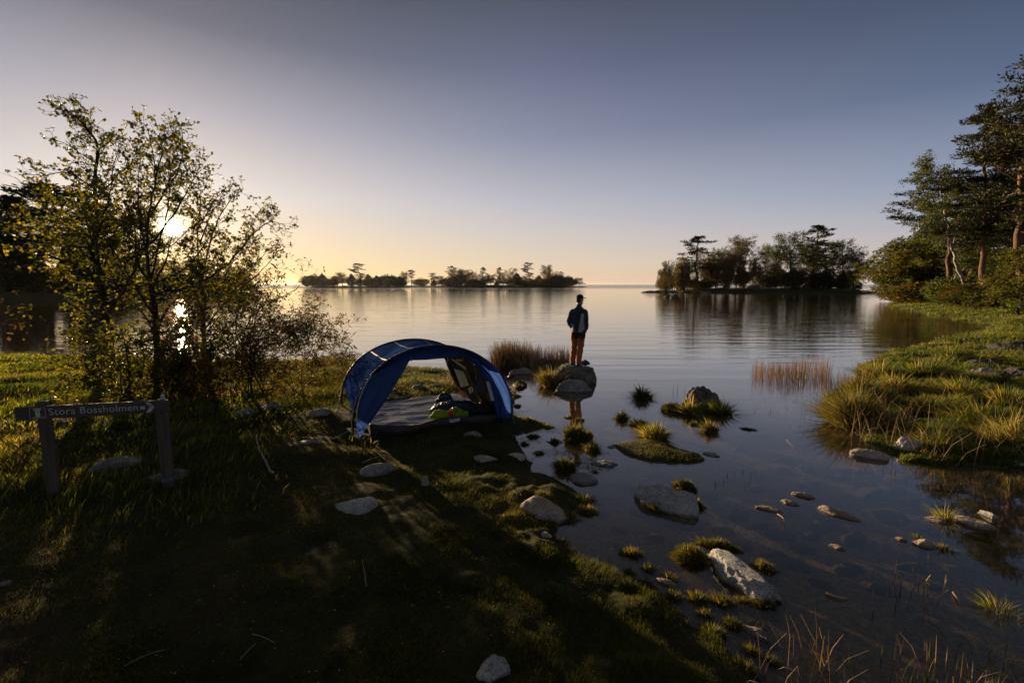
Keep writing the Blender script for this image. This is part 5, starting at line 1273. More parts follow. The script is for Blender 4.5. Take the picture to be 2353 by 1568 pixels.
# floor litter in the lawn
g = np.random.default_rng(17); n = 420
px_, py_ = g.uniform(60, 1350, n), g.uniform(980, 1560, n)
mb = MB(); 
pts_ = []
for a_, b_ in zip(px_, py_):
    q = W(a_, b_, 0.3); pts_.append(q)
pts_ = np.array(pts_); hz_ = height(pts_[:, 0], pts_[:, 1]); k = hz_ > 0.05; pts_, hz_ = pts_[k], hz_[k]; n = len(pts_)
th = g.uniform(0, 6.28, n)
mb.leaves(np.stack([pts_[:, 0], pts_[:, 1], hz_+0.022], 1), np.stack([np.cos(th), np.sin(th), g.uniform(0, .6, n)], 1), g.normal(size=(n, 3))+[0, 0, 1.5], g.uniform(.006, .018, n), g.uniform(.004, .010, n), attr=g.uniform(.2, .9, n))
tag(mb.build('leaf_litter', M['reed']), 'small dead leaves scattered over the dark lawn', cat='leaves', kind='stuff')
def stick(label, pts, r, seed, mt='drift', name='stick', z=0.02, cat='stick'):
    q = []
    for a_, b_, dz in pts:
        p = G(a_, b_); q.append(p + np.array([0, 0, z+dz]))
    pl = Plant(seed); o = q[0].copy(); pl.stem(q, r, r*0.5, None, side=False)
    mb = MB(); mb.segs(np.array(pl.p0)-o, np.array(pl.p1)-o, pl.r0, pl.r1, 6)
    ob = mb.build(name, M[mt]); ob.location = o; tag(ob, label, cat); return ob
stick('pale knobbly driftwood branch lying on the lawn left of the tent', [(628, 1096, 0.02), (618, 1080, .02), (603, 1055, .03), (592, 1030, .04), (590, 1012, .06)], .017, 1, name='branch', cat='branch')
stick('thin pale straw lying in the dark lawn near the bottom left', [(290, 1533, 0), (340, 1512, .01), (380, 1498, 0)], .003, 2)
stick('thin pale straw left in the pair near the bottom', [(552, 1520, 0), (570, 1503, .01), (588, 1483, 0)], .003, 3)
stick('thin pale straw right in the pair near the bottom', [(580, 1462, 0), (606, 1472, .01), (632, 1482, 0)], .003, 4)
stick('short twig standing in the lawn below the whitish rock', [(842, 1350, 0), (838, 1322, .01), (832, 1298, .03)], .004, 5)
stick('straw lying across the dim humped rock', [(830, 1080, .08), (880, 1078, .16), (915, 1076, .1)], .003, 6)
def wstick(label, pts, r, seed, name='branch', cat='branch', mt='drift'):
    q = [np.array([*W(a_, b_, dz), dz]) for a_, b_, dz in pts]; pl = Plant(seed); o = q[0].copy(); pl.stem(q, r, r*.4, None, side=False)
    mb = MB(); mb.segs(np.array(pl.p0)-o, np.array(pl.p1)-o, pl.r0, pl.r1, 6)
    ob = mb.build(name, M[mt]); ob.location = o; tag(ob, label, cat)
wstick('dark dead branch lying from the tent to the brown reeds', [(1095, 836, .04), (1120, 838, .07), (1145, 838, .07), (1175, 840, .02)], .022, 7, mt='bark')
wstick('small bent twig with pale bark by the pointed little stone', [(1786, 1180, .02), (1800, 1190, .06), (1803, 1200, .01)], .008, 8)
wstick('scrap of driftwood floating below the lone pinkish stone', [(1897, 1362, .01), (1920, 1370, .015), (1945, 1374, .01)], .012, 9, 'driftwood_piece', 'driftwood')
wstick('scrap of driftwood floating left of the splayed tuft', [(2190, 1360, .02), (2200, 1375, .02), (2208, 1388, .01)], .011, 10, 'driftwood_piece', 'driftwood')
wstick('thin straw floating in the open shallow water', [(1806, 1010, .01), (1815, 1018, .02), (1822, 1026, .01)], .005, 11, 'straw', 'straw')
# ------------------------------------------------------------------ signpost
from_ = np.array
def frame_axes(a, b):
    u = unit(np.array(b)-np.array(a)); n = unit(np.cross(u, [0, 0, 1.0])); return u, n
bl_ = np.array([on_depth(35, 935, 4.40)[0], 4.40, 0]); br_ = np.array([on_depth(387, 918, 4.70)[0], 4.70, 0])
ztop = 0.5*(on_depth(35, 935, 4.40)[2]+on_depth(387, 918, 4.70)[2])
u_, n_ = frame_axes(bl_, br_)                       # n_ points towards the camera
blen = np.linalg.norm(br_-bl_); BH = 0.130
Rs = np.array([u_, -n_, [0, 0, 1.0]]).T              # local x along board, y away, z up
gsign = S2(*(bl_+u_*blen*.5)[:2])
sg = empty('signpost', (bl_[0], bl_[1], gsign), math.atan2(u_[1], u_[0]))
tag(sg, 'low brown timber sign on two posts with pale lettering and an arrow', 'sign')
zt = ztop-gsign
def bev(o, w=0.004):
    m_ = o.modifiers.new('bevel', 'BEVEL'); m_.width = w; m_.segments = 2; m_.limit_method = 'ANGLE'; return o
mb = MB(); mb.box((blen/2, 0, zt-BH/2), (blen, 0.038, BH)); brd = bev(mb.build('board', M['wood_h'], sg))
for px in (80, 357):
    f = (px-35)/(387-35); xx = blen*f; wx = bl_+u_*xx - n_*0.095
    zg = S2(wx[0], wx[1])-gsign-0.25
    topz = zt + (0.030 if px < 100 else -0.012)
    mb = MB(); mb.box((0, 0, (topz+zg)/2), (0.096, 0.096, topz-zg), rz=0.35 if px < 100 else 0.12)
    p_ = bev(mb.build('post', M['wood'], sg), 0.014 if px < 100 else 0.008); p_.location = (xx, 0.090, 0)
    if px > 100:
        mb = MB(); mb.box((0, 0, 0.10), (0.101, 0.101, 0.035), rz=0.12); q_ = mb.build('metal_band', M['sign_red'], p_); q_.location = (0, 0, S2(wx[0], wx[1])-gsign)
        mb = MB(); mb.box((0.02, 0, topz+.024), (0.030, 0.03, 0.05)); mb.build('metal_clip', M['sign_paint'], p_)
yf = -0.0215
def textmesh(s, size):
    cu = bpy.data.curves.new('lettering', 'FONT'); cu.body = s; cu.size = size; cu.extrude = 0.0008; cu.space_character = 1.06
    o = bpy.data.objects.new('lettering_tmp', cu); COL.objects.link(o)
    me = bpy.data.meshes.new_from_object(o.evaluated_get(bpy.context.evaluated_depsgraph_get()))
    bpy.data.objects.remove(o); return me
tw = textmesh('Stora Bossholmen', 0.10)
xs_ = [v.co.x for v in tw.vertices]; L0 = max(xs_)-min(xs_); want = blen*(313-109)/352.0; k_ = want/L0
tw.transform(Matrix.Scale(k_, 4) @ Matrix.Rotation(math.radians(90), 4, 'X')); tw.materials.append(M['sign_paint'])
to = bpy.data.objects.new('lettering', tw); COL.objects.link(to); to.parent = brd; to.location = (blen*(109-35)/352.0, yf, zt-0.092)
def flat_poly(pts, name, parent, t=0.0015):
    mb = MB(); n = len(pts); F = [(a_, yf-t, b_) for a_, b_ in pts]; B = [(a_, yf+t, b_) for a_, b_ in pts]
    mb.add(F+B, [list(range(n))]); mb.add(F+B, [list(range(n, 2*n))[::-1]]); mb.add(F+B, [(i, i+n, (i+1) % n+n, (i+1) % n) for i in range(n)])
    return mb.build(name, M['sign_paint'], parent)
X = lambda px: blen*(px-35)/352.0
zc_ = zt-BH/2
ar = flat_poly([(X(333), zt-.013), (X(343), zt-.013), (X(354), zc_+.004), (X(343), zt-BH+.012), (X(333), zt-BH+.012), (X(343.5), zc_+.004)], 'arrow', brd)
flat_poly([(X(320), zc_-.018), (X(331), zc_-.018), (X(331), zc_+.016), (X(320), zc_+.016)], 'pale_square', brd)
x0_, x1_, z0_, z1_ = X(68), X(103), zt-BH+.010, zt-.012
mb = MB()
for a_, b_, c_, d_ in [(x0_, x1_, z1_-.0025, z1_), (x0_, x1_, z0_, z0_+.0025), (x0_, x0_+.0025, z0_+.0025, z1_-.0025), (x1_-.0025, x1_, z0_+.0025, z1_-.0025)]:
    mb.box(((a_+b_)/2, yf, (c_+d_)/2), (b_-a_, .003, d_-c_))
pf = mb.build('pictogram_frame', M['sign_paint'], brd)
cx_ = (x0_+x1_)/2; ww = x1_-x0_
mb = MB()
def pp(pts, t=.0015):
    n = len(pts); F = [(a_, yf-t, b_) for a_, b_ in pts]+[(a_, yf+t, b_) for a_, b_ in pts]
    mb.add(F, [list(range(n))]); mb.add(F, [(i, i+n, (i+1) % n+n, (i+1) % n) for i in range(n)])
pp([(cx_-.27*ww, z1_-.010), (cx_-.20*ww, z1_-.026), (cx_+.20*ww, z1_-.026), (cx_+.27*ww, z1_-.010)])
pp([(cx_-.15*ww, z1_-.028), (cx_-.15*ww, z0_+.018), (cx_+.15*ww, z0_+.018), (cx_+.15*ww, z1_-.028)])
pp([(cx_-.36*ww, z0_+.010), (cx_-.36*ww, z0_+.015), (cx_+.40*ww, z0_+.015), (cx_+.40*ww, z0_+.010)])
pic = mb.build('pictogram', M['sign_paint'], brd)
mb = MB(); pp([(cx_-.06*ww, z1_-.040), (cx_-.02*ww, z1_-.050), (cx_+.04*ww, z1_-.046), (cx_+.07*ww, z1_-.038), (cx_, z1_-.041)], .0024); mb.build('pictogram_bird', M['wood_h'], pic)

# ------------------------------------------------------------------ tent
M['fly'] = fabric('royal blue tent nylon', (0.040, 0.080, 0.23), 0.5, 0.5, (0.040, 0.090, 0.31), 0.8, 3.5, 0.15, 0.15)
M['fly_top'] = fabric('blue silicone nylon', (0.030, 0.065, 0.20), 0.7, 0.35, (0.022, 0.060, 0.24), 0.12, 3.0, 0.0, 0.15)
M['pole_sleeve'] = fabric('black pole sleeve', (0.010, 0.010, 0.012), 0.55, 0, None, 0.2, 20, 0.4)
M['mesh_dark'] = fabric('dark inner tent mesh', (0.014, 0.014, 0.014), 0.8, 0.15, (0.03, 0.027, 0.02), 0.6, 7, 0.2)
M['mesh_grey'] = fabric('grey inner tent panel', (0.07, 0.08, 0.075), 0.7, 0.15, (0.08, 0.09, 0.08), 0.5, 6, 0.2)
M['inner_orange'] = fabric('rusty inner tent trim', (0.06, 0.024, 0.014), 0.6, 0.15, (0.1, 0.04, 0.02), 0.3, 8, 0.3)
M['floor'] = fabric('shiny grey tent floor', (0.075, 0.072, 0.074), 0.30, 0, None, 0.9, 2.2, 0.6, 0.35, (2.2, 9, 1))
M['tub'] = fabric('charcoal tent tub wall', (0.020, 0.019, 0.019), 0.5, 0.15, (.05, .04, .03), 0.5, 6, 0.4)
M['strap'] = fabric('pale webbing', (0.35, 0.36, 0.40), 0.6, 0, None, 0.2, 30, 0.3)
M['metal'] = simple('scratched aluminium', [(0.3, (0.35, 0.34, 0.33)), (0.7, (0.55, 0.54, 0.52))], 40, 0.35, 0.1, 80, 0.5, metallic=0.9)
M['bag'] = fabric('navy sleeping bag nylon', (0.018, 0.030, 0.055), 0.42, 0, None, 0.9, 9, 0.5, 0.4)
M['lime'] = fabric('lime green jacket cloth', (0.24, 0.33, 0.02), 0.5, 0.2, (.4, .5, .03), 0.9, 12, 0.4, 0.4)
M['red'] = fabric('red lining', (0.5, 0.05, 0.02), 0.6, 0, None, 0.4, 20, 0.3)
A = G(811, 1007); Bp = G(1174, 968); C = G(785, 932)
gz_ = 0.5*(A[2]+Bp[2]); A[2] = A[2]; Dd_ = C + (Bp-A); Dd_[2] = C[2]
tent = empty('tent', (float(A[0]), float(A[1]), float(min(A[2], Bp[2]))))
TO = np.array(tent.location)
tag(tent, 'open blue two hoop tent pitched on the shore lawn', 'tent')
HF, HR = 1.38, 1.19
def hoop(P, Q, h, t, dz=0.0):
    t = np.asarray(t, float); u = 0.5-0.5*np.cos(math.pi*t); z = h*np.maximum(np.sin(math.pi*t), 0)**0.82
    return P[None]*(1-u)[:, None] + Q[None]*u[:, None] + np.array([0, 0, 1.])*(z+dz)[:, None]
def front(t): return hoop(A, Bp, HF, np.atleast_1d(t))
def rear(t): return hoop(C, Dd_, HR, np.atleast_1d(t))
nF = unit(np.cross(Bp-A, [0, 0, 1.])); nF = nF*(-1 if nF[1] > 0 else 1)       # towards the camera
def onF(px, py, off=0.0):
    d = ray(px, py); o = np.array([0, 0, CAM_H]); Pp = A + nF*off
    t = np.dot(Pp-o, nF)/np.dot(d, nF); return o + d*t
def tmesh(name, P, m_, parent=tent, thick=0.0, smooth=True):
    mb = MB(); P = np.asarray(P, float)-TO; mb.grid(P, 0, smooth); o = mb.build(name, m_, parent)
    if thick:
        s_ = o.modifiers.new('thickness', 'SOLIDIFY'); s_.thickness = thick; s_.offset = 0
    return o
tt = np.linspace(0, 1, 60)
for P in (front(tt), rear(tt)):
    mb = MB(); mb.tube(P-TO, 0.019, 8); mb.build('pole', M['pole_sleeve'], tent)
# canopy between the hoops, from low on the left to the ground on the right
def canopy(t0, t1, n=70, m_=18, sag=0.055, s0=0.0, s1=1.0, push=0.0):
    t = np.linspace(t0, t1, n); F, Rr = front(t), rear(t); out = []
    cen = (front([.5])[0]+rear([.5])[0])/2; cen[2] = 0.4
    for s in np.linspace(s0, s1, m_):
        P = F*(1-s)+Rr*s; inn = cen-P; inn /= np.linalg.norm(inn, axis=1, keepdims=True)
        wr = fbm(t*9, s*3, 2.0, 3, 12)*0.03 + 0.012*np.sin(t*38+3*np.sin(s*5))*math.sin(math.pi*s)
        P = P + inn*((sag*math.sin(math.pi*s) + wr*math.sin(math.pi*s)) - push)[:, None]; out.append(P)
    return np.array(out).transpose(1, 0, 2)
tmesh('canopy', canopy(0.13, 0.93), M['fly_top'])
# ribs of darker tape seen through the canopy
for t_ in (0.30, 0.42, 0.56, 0.68):
    P = canopy(t_, t_+0.006, 2, 14, push=0.004); tmesh('seam_tape', P, M['pole_sleeve'])
# valance hanging under the front hoop
tv = np.linspace(0.20, 0.80, 60)
top_ = front(tv)
botpx = np.interp(tv, [0.20, 0.29, 0.38, 0.55, 0.66, 0.74, 0.80], [836, 890, 945, 1022, 1063, 1092, 1112]); botpy = np.interp(tv, [0.20, 0.29, 0.38, 0.55, 0.66, 0.74, 0.80], [875, 850, 827, 822, 820, 829, 846])
G_ = []
for i in range(len(tv)):
    b = onF(botpx[i], botpy[i], -0.10); row = []
    for v in np.linspace(0, 1, 12):
        p = top_[i]*(1-v)+b*v; p = p - nF*(0.05*math.sin(math.pi*v) + 0.018*math.sin(tv[i]*46+2.5*v)*v + 0.012*fbm(tv[i]*22, v*3, 0, 2, 4)*v)
        row.append(p)
    G_.append(row)
tmesh('valance', G_, M['fly'])
mb = MB(); mb.tube(np.array([r[-1] for r in G_])-TO, 0.006, 5); mb.build('hem_cord', M['pole_sleeve'], tent)
# left door flap pulled out and pegged at its point
S_ = G(826, 1006); S_[2] += 0.01
Q_ = onF(943, 824, 0.0)
tl_ = np.linspace(0, 1, 34); G_ = []
for v in tl_:
    Lp = front([0.215*(1-v)**0.9+0.004])[0] if v < .98 else S_
    Lp = Lp*(1-v**3)+S_*v**3 + nF*0.02
    Rp = Q_*(1-v)+S_*v; row = []
    Rp = Rp + nF*0.10*math.sin(math.pi*v)
    for w_ in np.linspace(0, 1, 26):
        topc = top_[int(np.clip(w_*22, 0, 59))]
        p = Lp*(1-w_)+Rp*w_
        if v < 0.25: p = p + (1-v/0.25)*math.sin(math.pi*w_)*np.array([0, 0, 0.035])
        p = p + nF*(0.05*math.sin(math.pi*w_)*math.sin(math.pi*v) + 0.014*math.sin(w_*14+v*5)*math.sin(math.pi*v) + 0.02*fbm(w_*5, v*4, 0, 3, 3)*math.sin(math.pi*v))
        row.append(p)
    G_.append(row)
flap = tmesh('door_flap', G_, M['fly'])
edge = np.array([r[0] for r in G_]); mb = MB(); mb.tube(edge-TO+nF*.004, 0.010, 6); mb.build('piping', M['strap'], flap)
# left end: low dark blue side panel behind the flap
t_ = np.linspace(0.06, 0.16, 10); F, Rr = front(t_), rear(t_)
# right door flap bunched on the hoop
tr_ = np.linspace(0.70, 0.985, 40); G_ = []
inner = [(0.70, 1075, 826), (0.78, 1098, 845), (0.84, 1118, 880), (0.89, 1134, 912), (0.93, 1137, 935), (0.96, 1146, 955), (0.985, 1156, 962)]
outp = front(tr_)
for i, t0 in enumerate(tr_):
    a_ = np.interp(t0, [q[0] for q in inner], [q[1] for q in inner]); b_ = np.interp(t0, [q[0] for q in inner], [q[2] for q in inner])
    I_ = onF(a_, b_, 0.04); O_ = outp[i] + np.array([0.03, 0, 0.0]); row = []
    for w_ in np.linspace(0, 1, 16):
        p = O_*(1-w_)+I_*w_; p = p + nF*(0.03+0.045*math.sin(w_*10+2.2*t0*4)*math.sin(math.pi*(w_*.8+.1)) + .02*fbm(w_*4, t0*20, 0, 3, 6))
        row.append(p)
    G_.append(row)
tmesh('rolled_door', G_, M['fly'])
G_ = []
for v in np.linspace(0, 1, 20):                     # hanging tip of the rolled door
    row = []
    for w_ in np.linspace(0, 1, 8):
        wid = 17*math.sin(math.pi*min(1, .25+v*.75))+1; px = 1143+v*3+(w_-.5)*wid; py = 905+v*58
        row.append(onF(px, py, 0.10+0.03*math.sin(w_*6)))
    G_.append(row)
tmesh('door_tip', G_, M['fly'])
P_ = [[onF(1116+8*k/7+12*v, 876+ (44*v), 0.11) for k in range(8)] for v in np.linspace(0, 1, 12)]
tmesh('strap', P_, M['strap'])
# back of the right end: canopy comes down to the ground there; the inner tent hangs slack under it
dI = (C-A)
def mid(px, py, s):                                  # a point at fraction s of the tent's length
    Pp = A + dI*s; n = nF; d = ray(px, py); o = np.array([0, 0, CAM_H]); t = np.dot(Pp-o, n)/np.dot(d, n); return o+d*t
Lc = [(1018, 818), (1026, 835), (1038, 862), (1050, 885), (1066, 905), (1086, 925), (1100, 940)]
Rc = [(1062, 815), (1082, 826), (1104, 850), (1122, 885), (1136, 918), (1147, 945), (1156, 964)]
G_ = []; vv = np.linspace(0, 1, 40)
for v in vv:
    l = [np.interp(v*6, range(7), [q[j] for q in Lc]) for j in (0, 1)]; r = [np.interp(v*6, range(7), [q[j] for q in Rc]) for j in (0, 1)]
    row = []
    for w_ in np.linspace(0, 1, 26):
        s = 0.62*(1-w_)+0.12*w_
        p = mid(l[0]*(1-w_)+r[0]*w_, l[1]*(1-w_)+r[1]*w_, s)
        p = p + nF*(0.045*math.sin(w_*17+v*3)*(0.3+v) + .03*fbm(w_*6, v*5, 0, 3, 9)); row.append(p)
    G_.append(row)
inn_ = tmesh('inner_tent', G_, M['mesh_dark'])
def panel(name, quad, s, m_, par, fold=.02):
    G_ = []
    for v in np.linspace(0, 1, 12):
        row = []
        for w_ in np.linspace(0, 1, 10):
            a0 = np.array(quad[0])*(1-w_)+np.array(quad[1])*w_; a1 = np.array(quad[3])*(1-w_)+np.array(quad[2])*w_
            q = a0*(1-v)+a1*v; row.append(mid(q[0], q[1], s)+nF*fold*math.sin(w_*8+v*3))
        G_.append(row)
    return tmesh(name, G_, m_, par)
panel('grey_panel', [(1042, 846), (1062, 852), (1083, 882), (1058, 890)], 0.30, M['mesh_grey'], inn_)
panel('grey_panel', [(1090, 850), (1100, 862), (1122, 905), (1092, 896)], 0.08, M['mesh_grey'], inn_)
panel('grey_panel', [(1074, 892), (1086, 884), (1088, 898), (1078, 905)], 0.25, M['mesh_grey'], inn_)
panel('grey_stripe', [(1034, 824), (1040, 824), (1084, 852), (1082, 858)], 0.20, M['mesh_grey'], inn_, .01)
panel('rusty_door_edge', [(1022, 830), (1028, 838), (1060, 902), (1046, 888)], 0.66, M['inner_orange'], inn_)
panel('rusty_trim', [(1042, 820), (1056, 818), (1062, 828), (1050, 830)], 0.15, M['inner_orange'], inn_, .01)
panel('rusty_trim', [(1050, 898), (1066, 896), (1076, 912), (1062, 912)], 0.5, M['inner_orange'], inn_, .02)
panel('rusty_trim', [(1098, 912), (1112, 922), (1130, 952), (1112, 940)], 0.15, M['inner_orange'], inn_, .02)
# floor tub
zf = lambda P: np.array([P[0], P[1], P[2]+0.03])
A2, B2, C2, D2 = [zf(p) for p in (A + (Bp-A)*.10 + dI*.03, Bp - (Bp-A)*.05 + dI*.03, C + (Bp-A)*.10 - dI*.04, Dd_ - (Bp-A)*.05 - dI*.04)]
G_ = []
for v in np.linspace(0, 1, 60):
    row = []
    for w_ in np.linspace(0, 1, 60):
        p = (A2*(1-w_)+B2*w_)*(1-v)+(C2*(1-w_)+D2*w_)*v
        hmp = S2(p[0], p[1])
        p = np.array([p[0], p[1], max(p[2], hmp+0.015) + 0.016*fbm(w_*5+v*4, v*16-w_*5, 0, 3, 8) + .004*math.sin(v*42+3*math.sin(w_*4)+w_*7)*math.sin(math.pi*w_)])
        row.append(p)
    G_.append(row)
tmesh('floor', G_, M['floor'])
def wall(P, Q, h, name='tub_wall', sagk=.25):
    G_ = []
    for w_ in np.linspace(0, 1, 40):
        b = P*(1-w_)+Q*w_; b = b.copy(); b[2] = S2(b[0], b[1])-.01
        row = [b+np.array([0, 0, h*(1-sagk*math.sin(math.pi*w_))*v]) + nF*(.02*math.sin(w_*21)*v + .015*math.sin(math.pi*v)) for v in np.linspace(0, 1, 7)]
        G_.append(row)
    return tmesh(name, G_, M['tub'], tent, .004), G_
tw_, Gw = wall(A2, B2, 0.20)
wall(C2, D2, 0.13); wall(A2, C2, 0.2); wall(B2, D2, 0.22)
Gr = []
for k in range(3, 24):
    Gr.append([Gw[k][4]+nF*.006, Gw[k][5]+nF*.006, Gw[k][6]+nF*.006])
tmesh('rusty_band', Gr, M['inner_orange'], tw_)
Gr = [[Gw[k][3]+nF*.009, Gw[k][4]+nF*.009, Gw[k][5]+nF*.009] for k in (22, 23, 24, 25)]
tmesh('woven_tag', Gr, M['strap'], tw_)
# dark side wall of the fly at the left, low
G_ = []
for v in np.linspace(0, 1, 16):
    F, Rr = front([0.015+0.125*v])[0], rear([0.05+0.10*v])[0]
    G_.append([F*(1-s)+Rr*s + nF*0 + np.array([.03*math.sin(math.pi*s), 0, (-.10*(1-v)*math.sin(math.pi*s))]) for s in np.linspace(0, 1, 14)])
tmesh('side_panel', G_[5:], M['fly_top'])
# bare pole ends, pegs and guy lines
mb = MB(); e0 = front([0.0])[0]; mb.tube(np.array([e0+[-.005, -.02, -.02], front([.045])[0]+[-.02, -.02, 0]])-TO, .007, 6); mb.build('pole_end', M['metal'], tent)
def line(a_, b_, name='guy_line', m_='strap', r=.0022):
    mb = MB(); t = np.linspace(0, 1, 8)[:, None]; P = a_*(1-t)+b_*t; mb.tube(P-TO, r, 4); mb.build(name, M[m_], tent)
gl_ = G(758, 1012); line(front([.02])[0], gl_+[0, 0, .02]); line(rear([.10])[0], G(770, 948)+[0, 0, .01])
line(front([.86])[0], G(1182, 974)+[0, 0, .01]); line(rear([.86])[0], G(1140, 890)+[0, 0, .02])
for p in (gl_, G(826, 1008), G(1182, 974)):
    mb = MB(); mb.tube(np.array([p+[0, 0, -.06], p+[.008, 0, .035]])-TO, .005, 5); mb.build('peg', M['metal'], tent)
# top ties
for px in (944, 1028, 1063):
    p = onF(px, 823, -0.08); mb = MB(); mb.tube(np.array([p+[0, 0, .015], p+[.006, 0, -.015], p+[.0, 0, -.05]])-TO, .006, 5); mb.build('door_tie', M['strap'], tent)

# soft things lying in the tent
def soft(name, label, cat, px, py, w, hgt, asp, m_, seed, rz=0.0, fold=.25, ridges=6.0, s=None):
    x, y, z = G(px, py); sc = 1/(y/ray(px, py)[1]); rx = w/sc/2
    v, f = ICO[6]; p = v.copy()
    n = fbm(p[:, 0]*2.2+seed, p[:, 1]*2.2, p[:, 2]*2.2, 4, seed); rd = 1-np.abs(fbm(p[:, 0]*ridges*.5+seed, p[:, 1]*ridges*.5, p[:, 2]*ridges*.5, 3, seed+4))*2
    p = p*(1+fold*1.6*n+fold*.5*rd)[:, None]; p = p/np.abs(p).max(0)
    p[:, 0] *= rx; p[:, 1] *= rx*asp; p[:, 2] = np.where(p[:, 2] > 0, p[:, 2]*hgt, p[:, 2]*hgt*.25)
    mb = MB(); mb.add(p, f, 0, True); o = mb.build(name, m_); o.location = (x, y+rx*asp*.8, z+.06); o.rotation_euler = (0, 0, rz); tag(o, label, cat); return o
bag = soft('sleeping_bag', 'crumpled navy sleeping bag spread along the tent floor', 'sleeping bag', 1052, 953, 138, .17, .42, M['bag'], 3, -.05, .25, 8)
soft('stuff_sack', 'dark pointed sack at the left end of the sleeping bag', 'bag', 1020, 940, 44, .26, .6, M['bag'], 5, 0, .22, 5)
soft('stuff_sack', 'dark rounded sack at the right end of the tent floor', 'bag', 1108, 957, 60, .20, .7, M['tub'], 15, 0, .22, 5)
jk = soft('jacket', 'crumpled lime green jacket with red lining on the tent floor', 'jacket', 1010, 968, 52, .15, .55, M['lime'], 7, 0.1, .30, 8)
jx = soft('sleeve', None, None, 1048, 966, 58, .16, .5, M['lime'], 9, -0.1, .3, 8)
jr = soft('lining', None, None, 1033, 966, 18, .12, .6, M['red'], 11, 0, .2, 6)
for o_ in (jx, jr):
    mw = Matrix.Translation(Vector(o_.location) - Vector(jk.location)) @ Matrix.Rotation(o_.rotation_euler[2], 4, 'Z')
    del_ = [k for k in ('label', 'category') if k in o_]
    for k in del_: del o_[k]
    o_.parent = jk; o_.matrix_parent_inverse = Matrix.Rotation(-jk.rotation_euler[2], 4, 'Z'); o_.location = Vector(o_.location)-Vector(jk.location)

# ------------------------------------------------------------------ the standing man
M['jacket_navy'] = fabric('navy fleece', (0.016, 0.024, 0.045), 0.85, 0, None, 0.5, 26, 0.15, .3, None, 0.6)
M['jacket_grey'] = fabric('pale grey fleece panel', (0.34, 0.34, 0.33), 0.85, 0, None, 0.5, 26, 0.15, .2, None, 0.4)
M['trouser'] = fabric('rust orange trousers', (0.40, 0.10, 0.022), 0.8, 0, None, 0.7, 22, 0.2, .3, None, 0.4)
M['trouser_dark'] = fabric('dark brown trouser seat', (0.05, 0.026, 0.016), 0.8, 0, None, 0.6, 22, 0.2, .3)
M['boot'] = simple('dark leather boot', [(0.3, (0.02, 0.016, 0.013)), (0.7, (0.06, 0.048, 0.038))], 30, 0.6, 0.4, 60, 0.4)
M['cap'] = fabric('black cap cloth', (0.012, 0.012, 0.013), 0.85, 0, None, 0.4, 40, 0.2)
M['skin'] = simple('skin', [(0.3, (0.30, 0.16, 0.10)), (0.7, (0.38, 0.21, 0.14))], 20, 0.55, 0.05, 60, 0.4)
M['hair'] = simple('dark brown hair', [(0.3, (0.02, 0.014, 0.01)), (0.7, (0.05, 0.035, 0.025))], 60, 0.7, 0.4, 120, 0.3)
def loft(mb, secs, n=22, mi=0):
    """secs: (centre, rx, ry, axis) rings joined; rx along local x, ry along local y of a frame about the axis"""
    V = []; a = np.arange(n)*2*math.pi/n
    for c, rx, ry, ax in secs:
        ax = unit(np.array(ax, float)); u = np.array([1., 0, 0]); u = unit(u-ax*np.dot(u, ax)); w = np.cross(ax, u)
        V.append(np.array(c)+np.cos(a)[:, None]*u*rx+np.sin(a)[:, None]*w*ry)
    m_ = len(secs); V = np.concatenate(V); i = np.arange(n); j = (i+1) % n
    q = np.stack([i, j, j+n, i+n], 1); F = (q[None]+(np.arange(m_-1)*n)[:, None, None]).reshape(-1, 4)
    mb.add(V, F, mi, True); c0, c1 = V[:n].mean(0), V[-n:].mean(0)
    mb.add(np.vstack([V[:n], c0]), [(n, (k+1) % n, k) for k in range(n)], mi, True); mb.add(np.vstack([V[-n:], c1]), [(n, k, (k+1) % n) for k in range(n)], mi, True)
def limb(mb, pts, rads, n=16, sub=4, flat=1.0):
    pts = [np.array(p, float) for p in pts]; S = []; m_ = len(pts)
    for i in range(m_-1):
        a, b, c, d = pts[max(i-1, 0)], pts[i], pts[i+1], pts[min(i+2, m_-1)]
        for k in range(sub):
            t = k/sub; p = 0.5*((2*b)+(-a+c)*t+(2*a-5*b+4*c-d)*t*t+(-a+3*b-3*c+d)*t**3); S.append((p, rads[i]*(1-t)+rads[i+1]*t))
    S.append((pts[-1], rads[-1])); Ps = np.array([s[0] for s in S]); dr = np.gradient(Ps, axis=0)
    loft(mb, [(S[i][0], S[i][1], S[i][1]*flat, dr[i]) for i in range(len(S))], n)
def fuse(mb, name, mats, parent, vox=0.011, smooth=2, matfun=None):
    me = mb.mesh(name+'_raw'); o = bpy.data.objects.new(name+'_raw', me); COL.objects.link(o)
    r = o.modifiers.new('r', 'REMESH'); r.mode = 'VOXEL'; r.voxel_size = vox; r.use_smooth_shade = True
    s = o.modifiers.new('s', 'SMOOTH'); s.iterations = smooth; s.factor = 0.5
    dg = bpy.context.evaluated_depsgraph_get(); me2 = bpy.data.meshes.new_from_object(o.evaluated_get(dg)); bpy.data.objects.remove(o)
    for m_ in mats: me2.materials.append(m_)
    if matfun:
        for p in me2.polygons: p.material_index = matfun(p.center)
    ob = bpy.data.objects.new(name, me2); COL.objects.link(ob); ob.parent = parent; return ob
bpy.context.view_layer.update()
dgr = bpy.context.evaluated_depsgraph_get()
inv = stand.matrix_world.inverted(); zs = []
for dx_ in (-.11, 0, .09):
    hit, loc, nn_, fi = stand.evaluated_get(dgr).ray_cast(inv @ Vector((ft[0]+dx_, ft[1], 3)), (inv.to_3x3() @ Vector((0, 0, -1))).normalized())
    if hit: zs.append((stand.matrix_world @ loc).z)
print('boulder top', zs, 'wanted', ft[2])
ft[2] = max(zs) if zs else ft[2]
YAW = -0.42
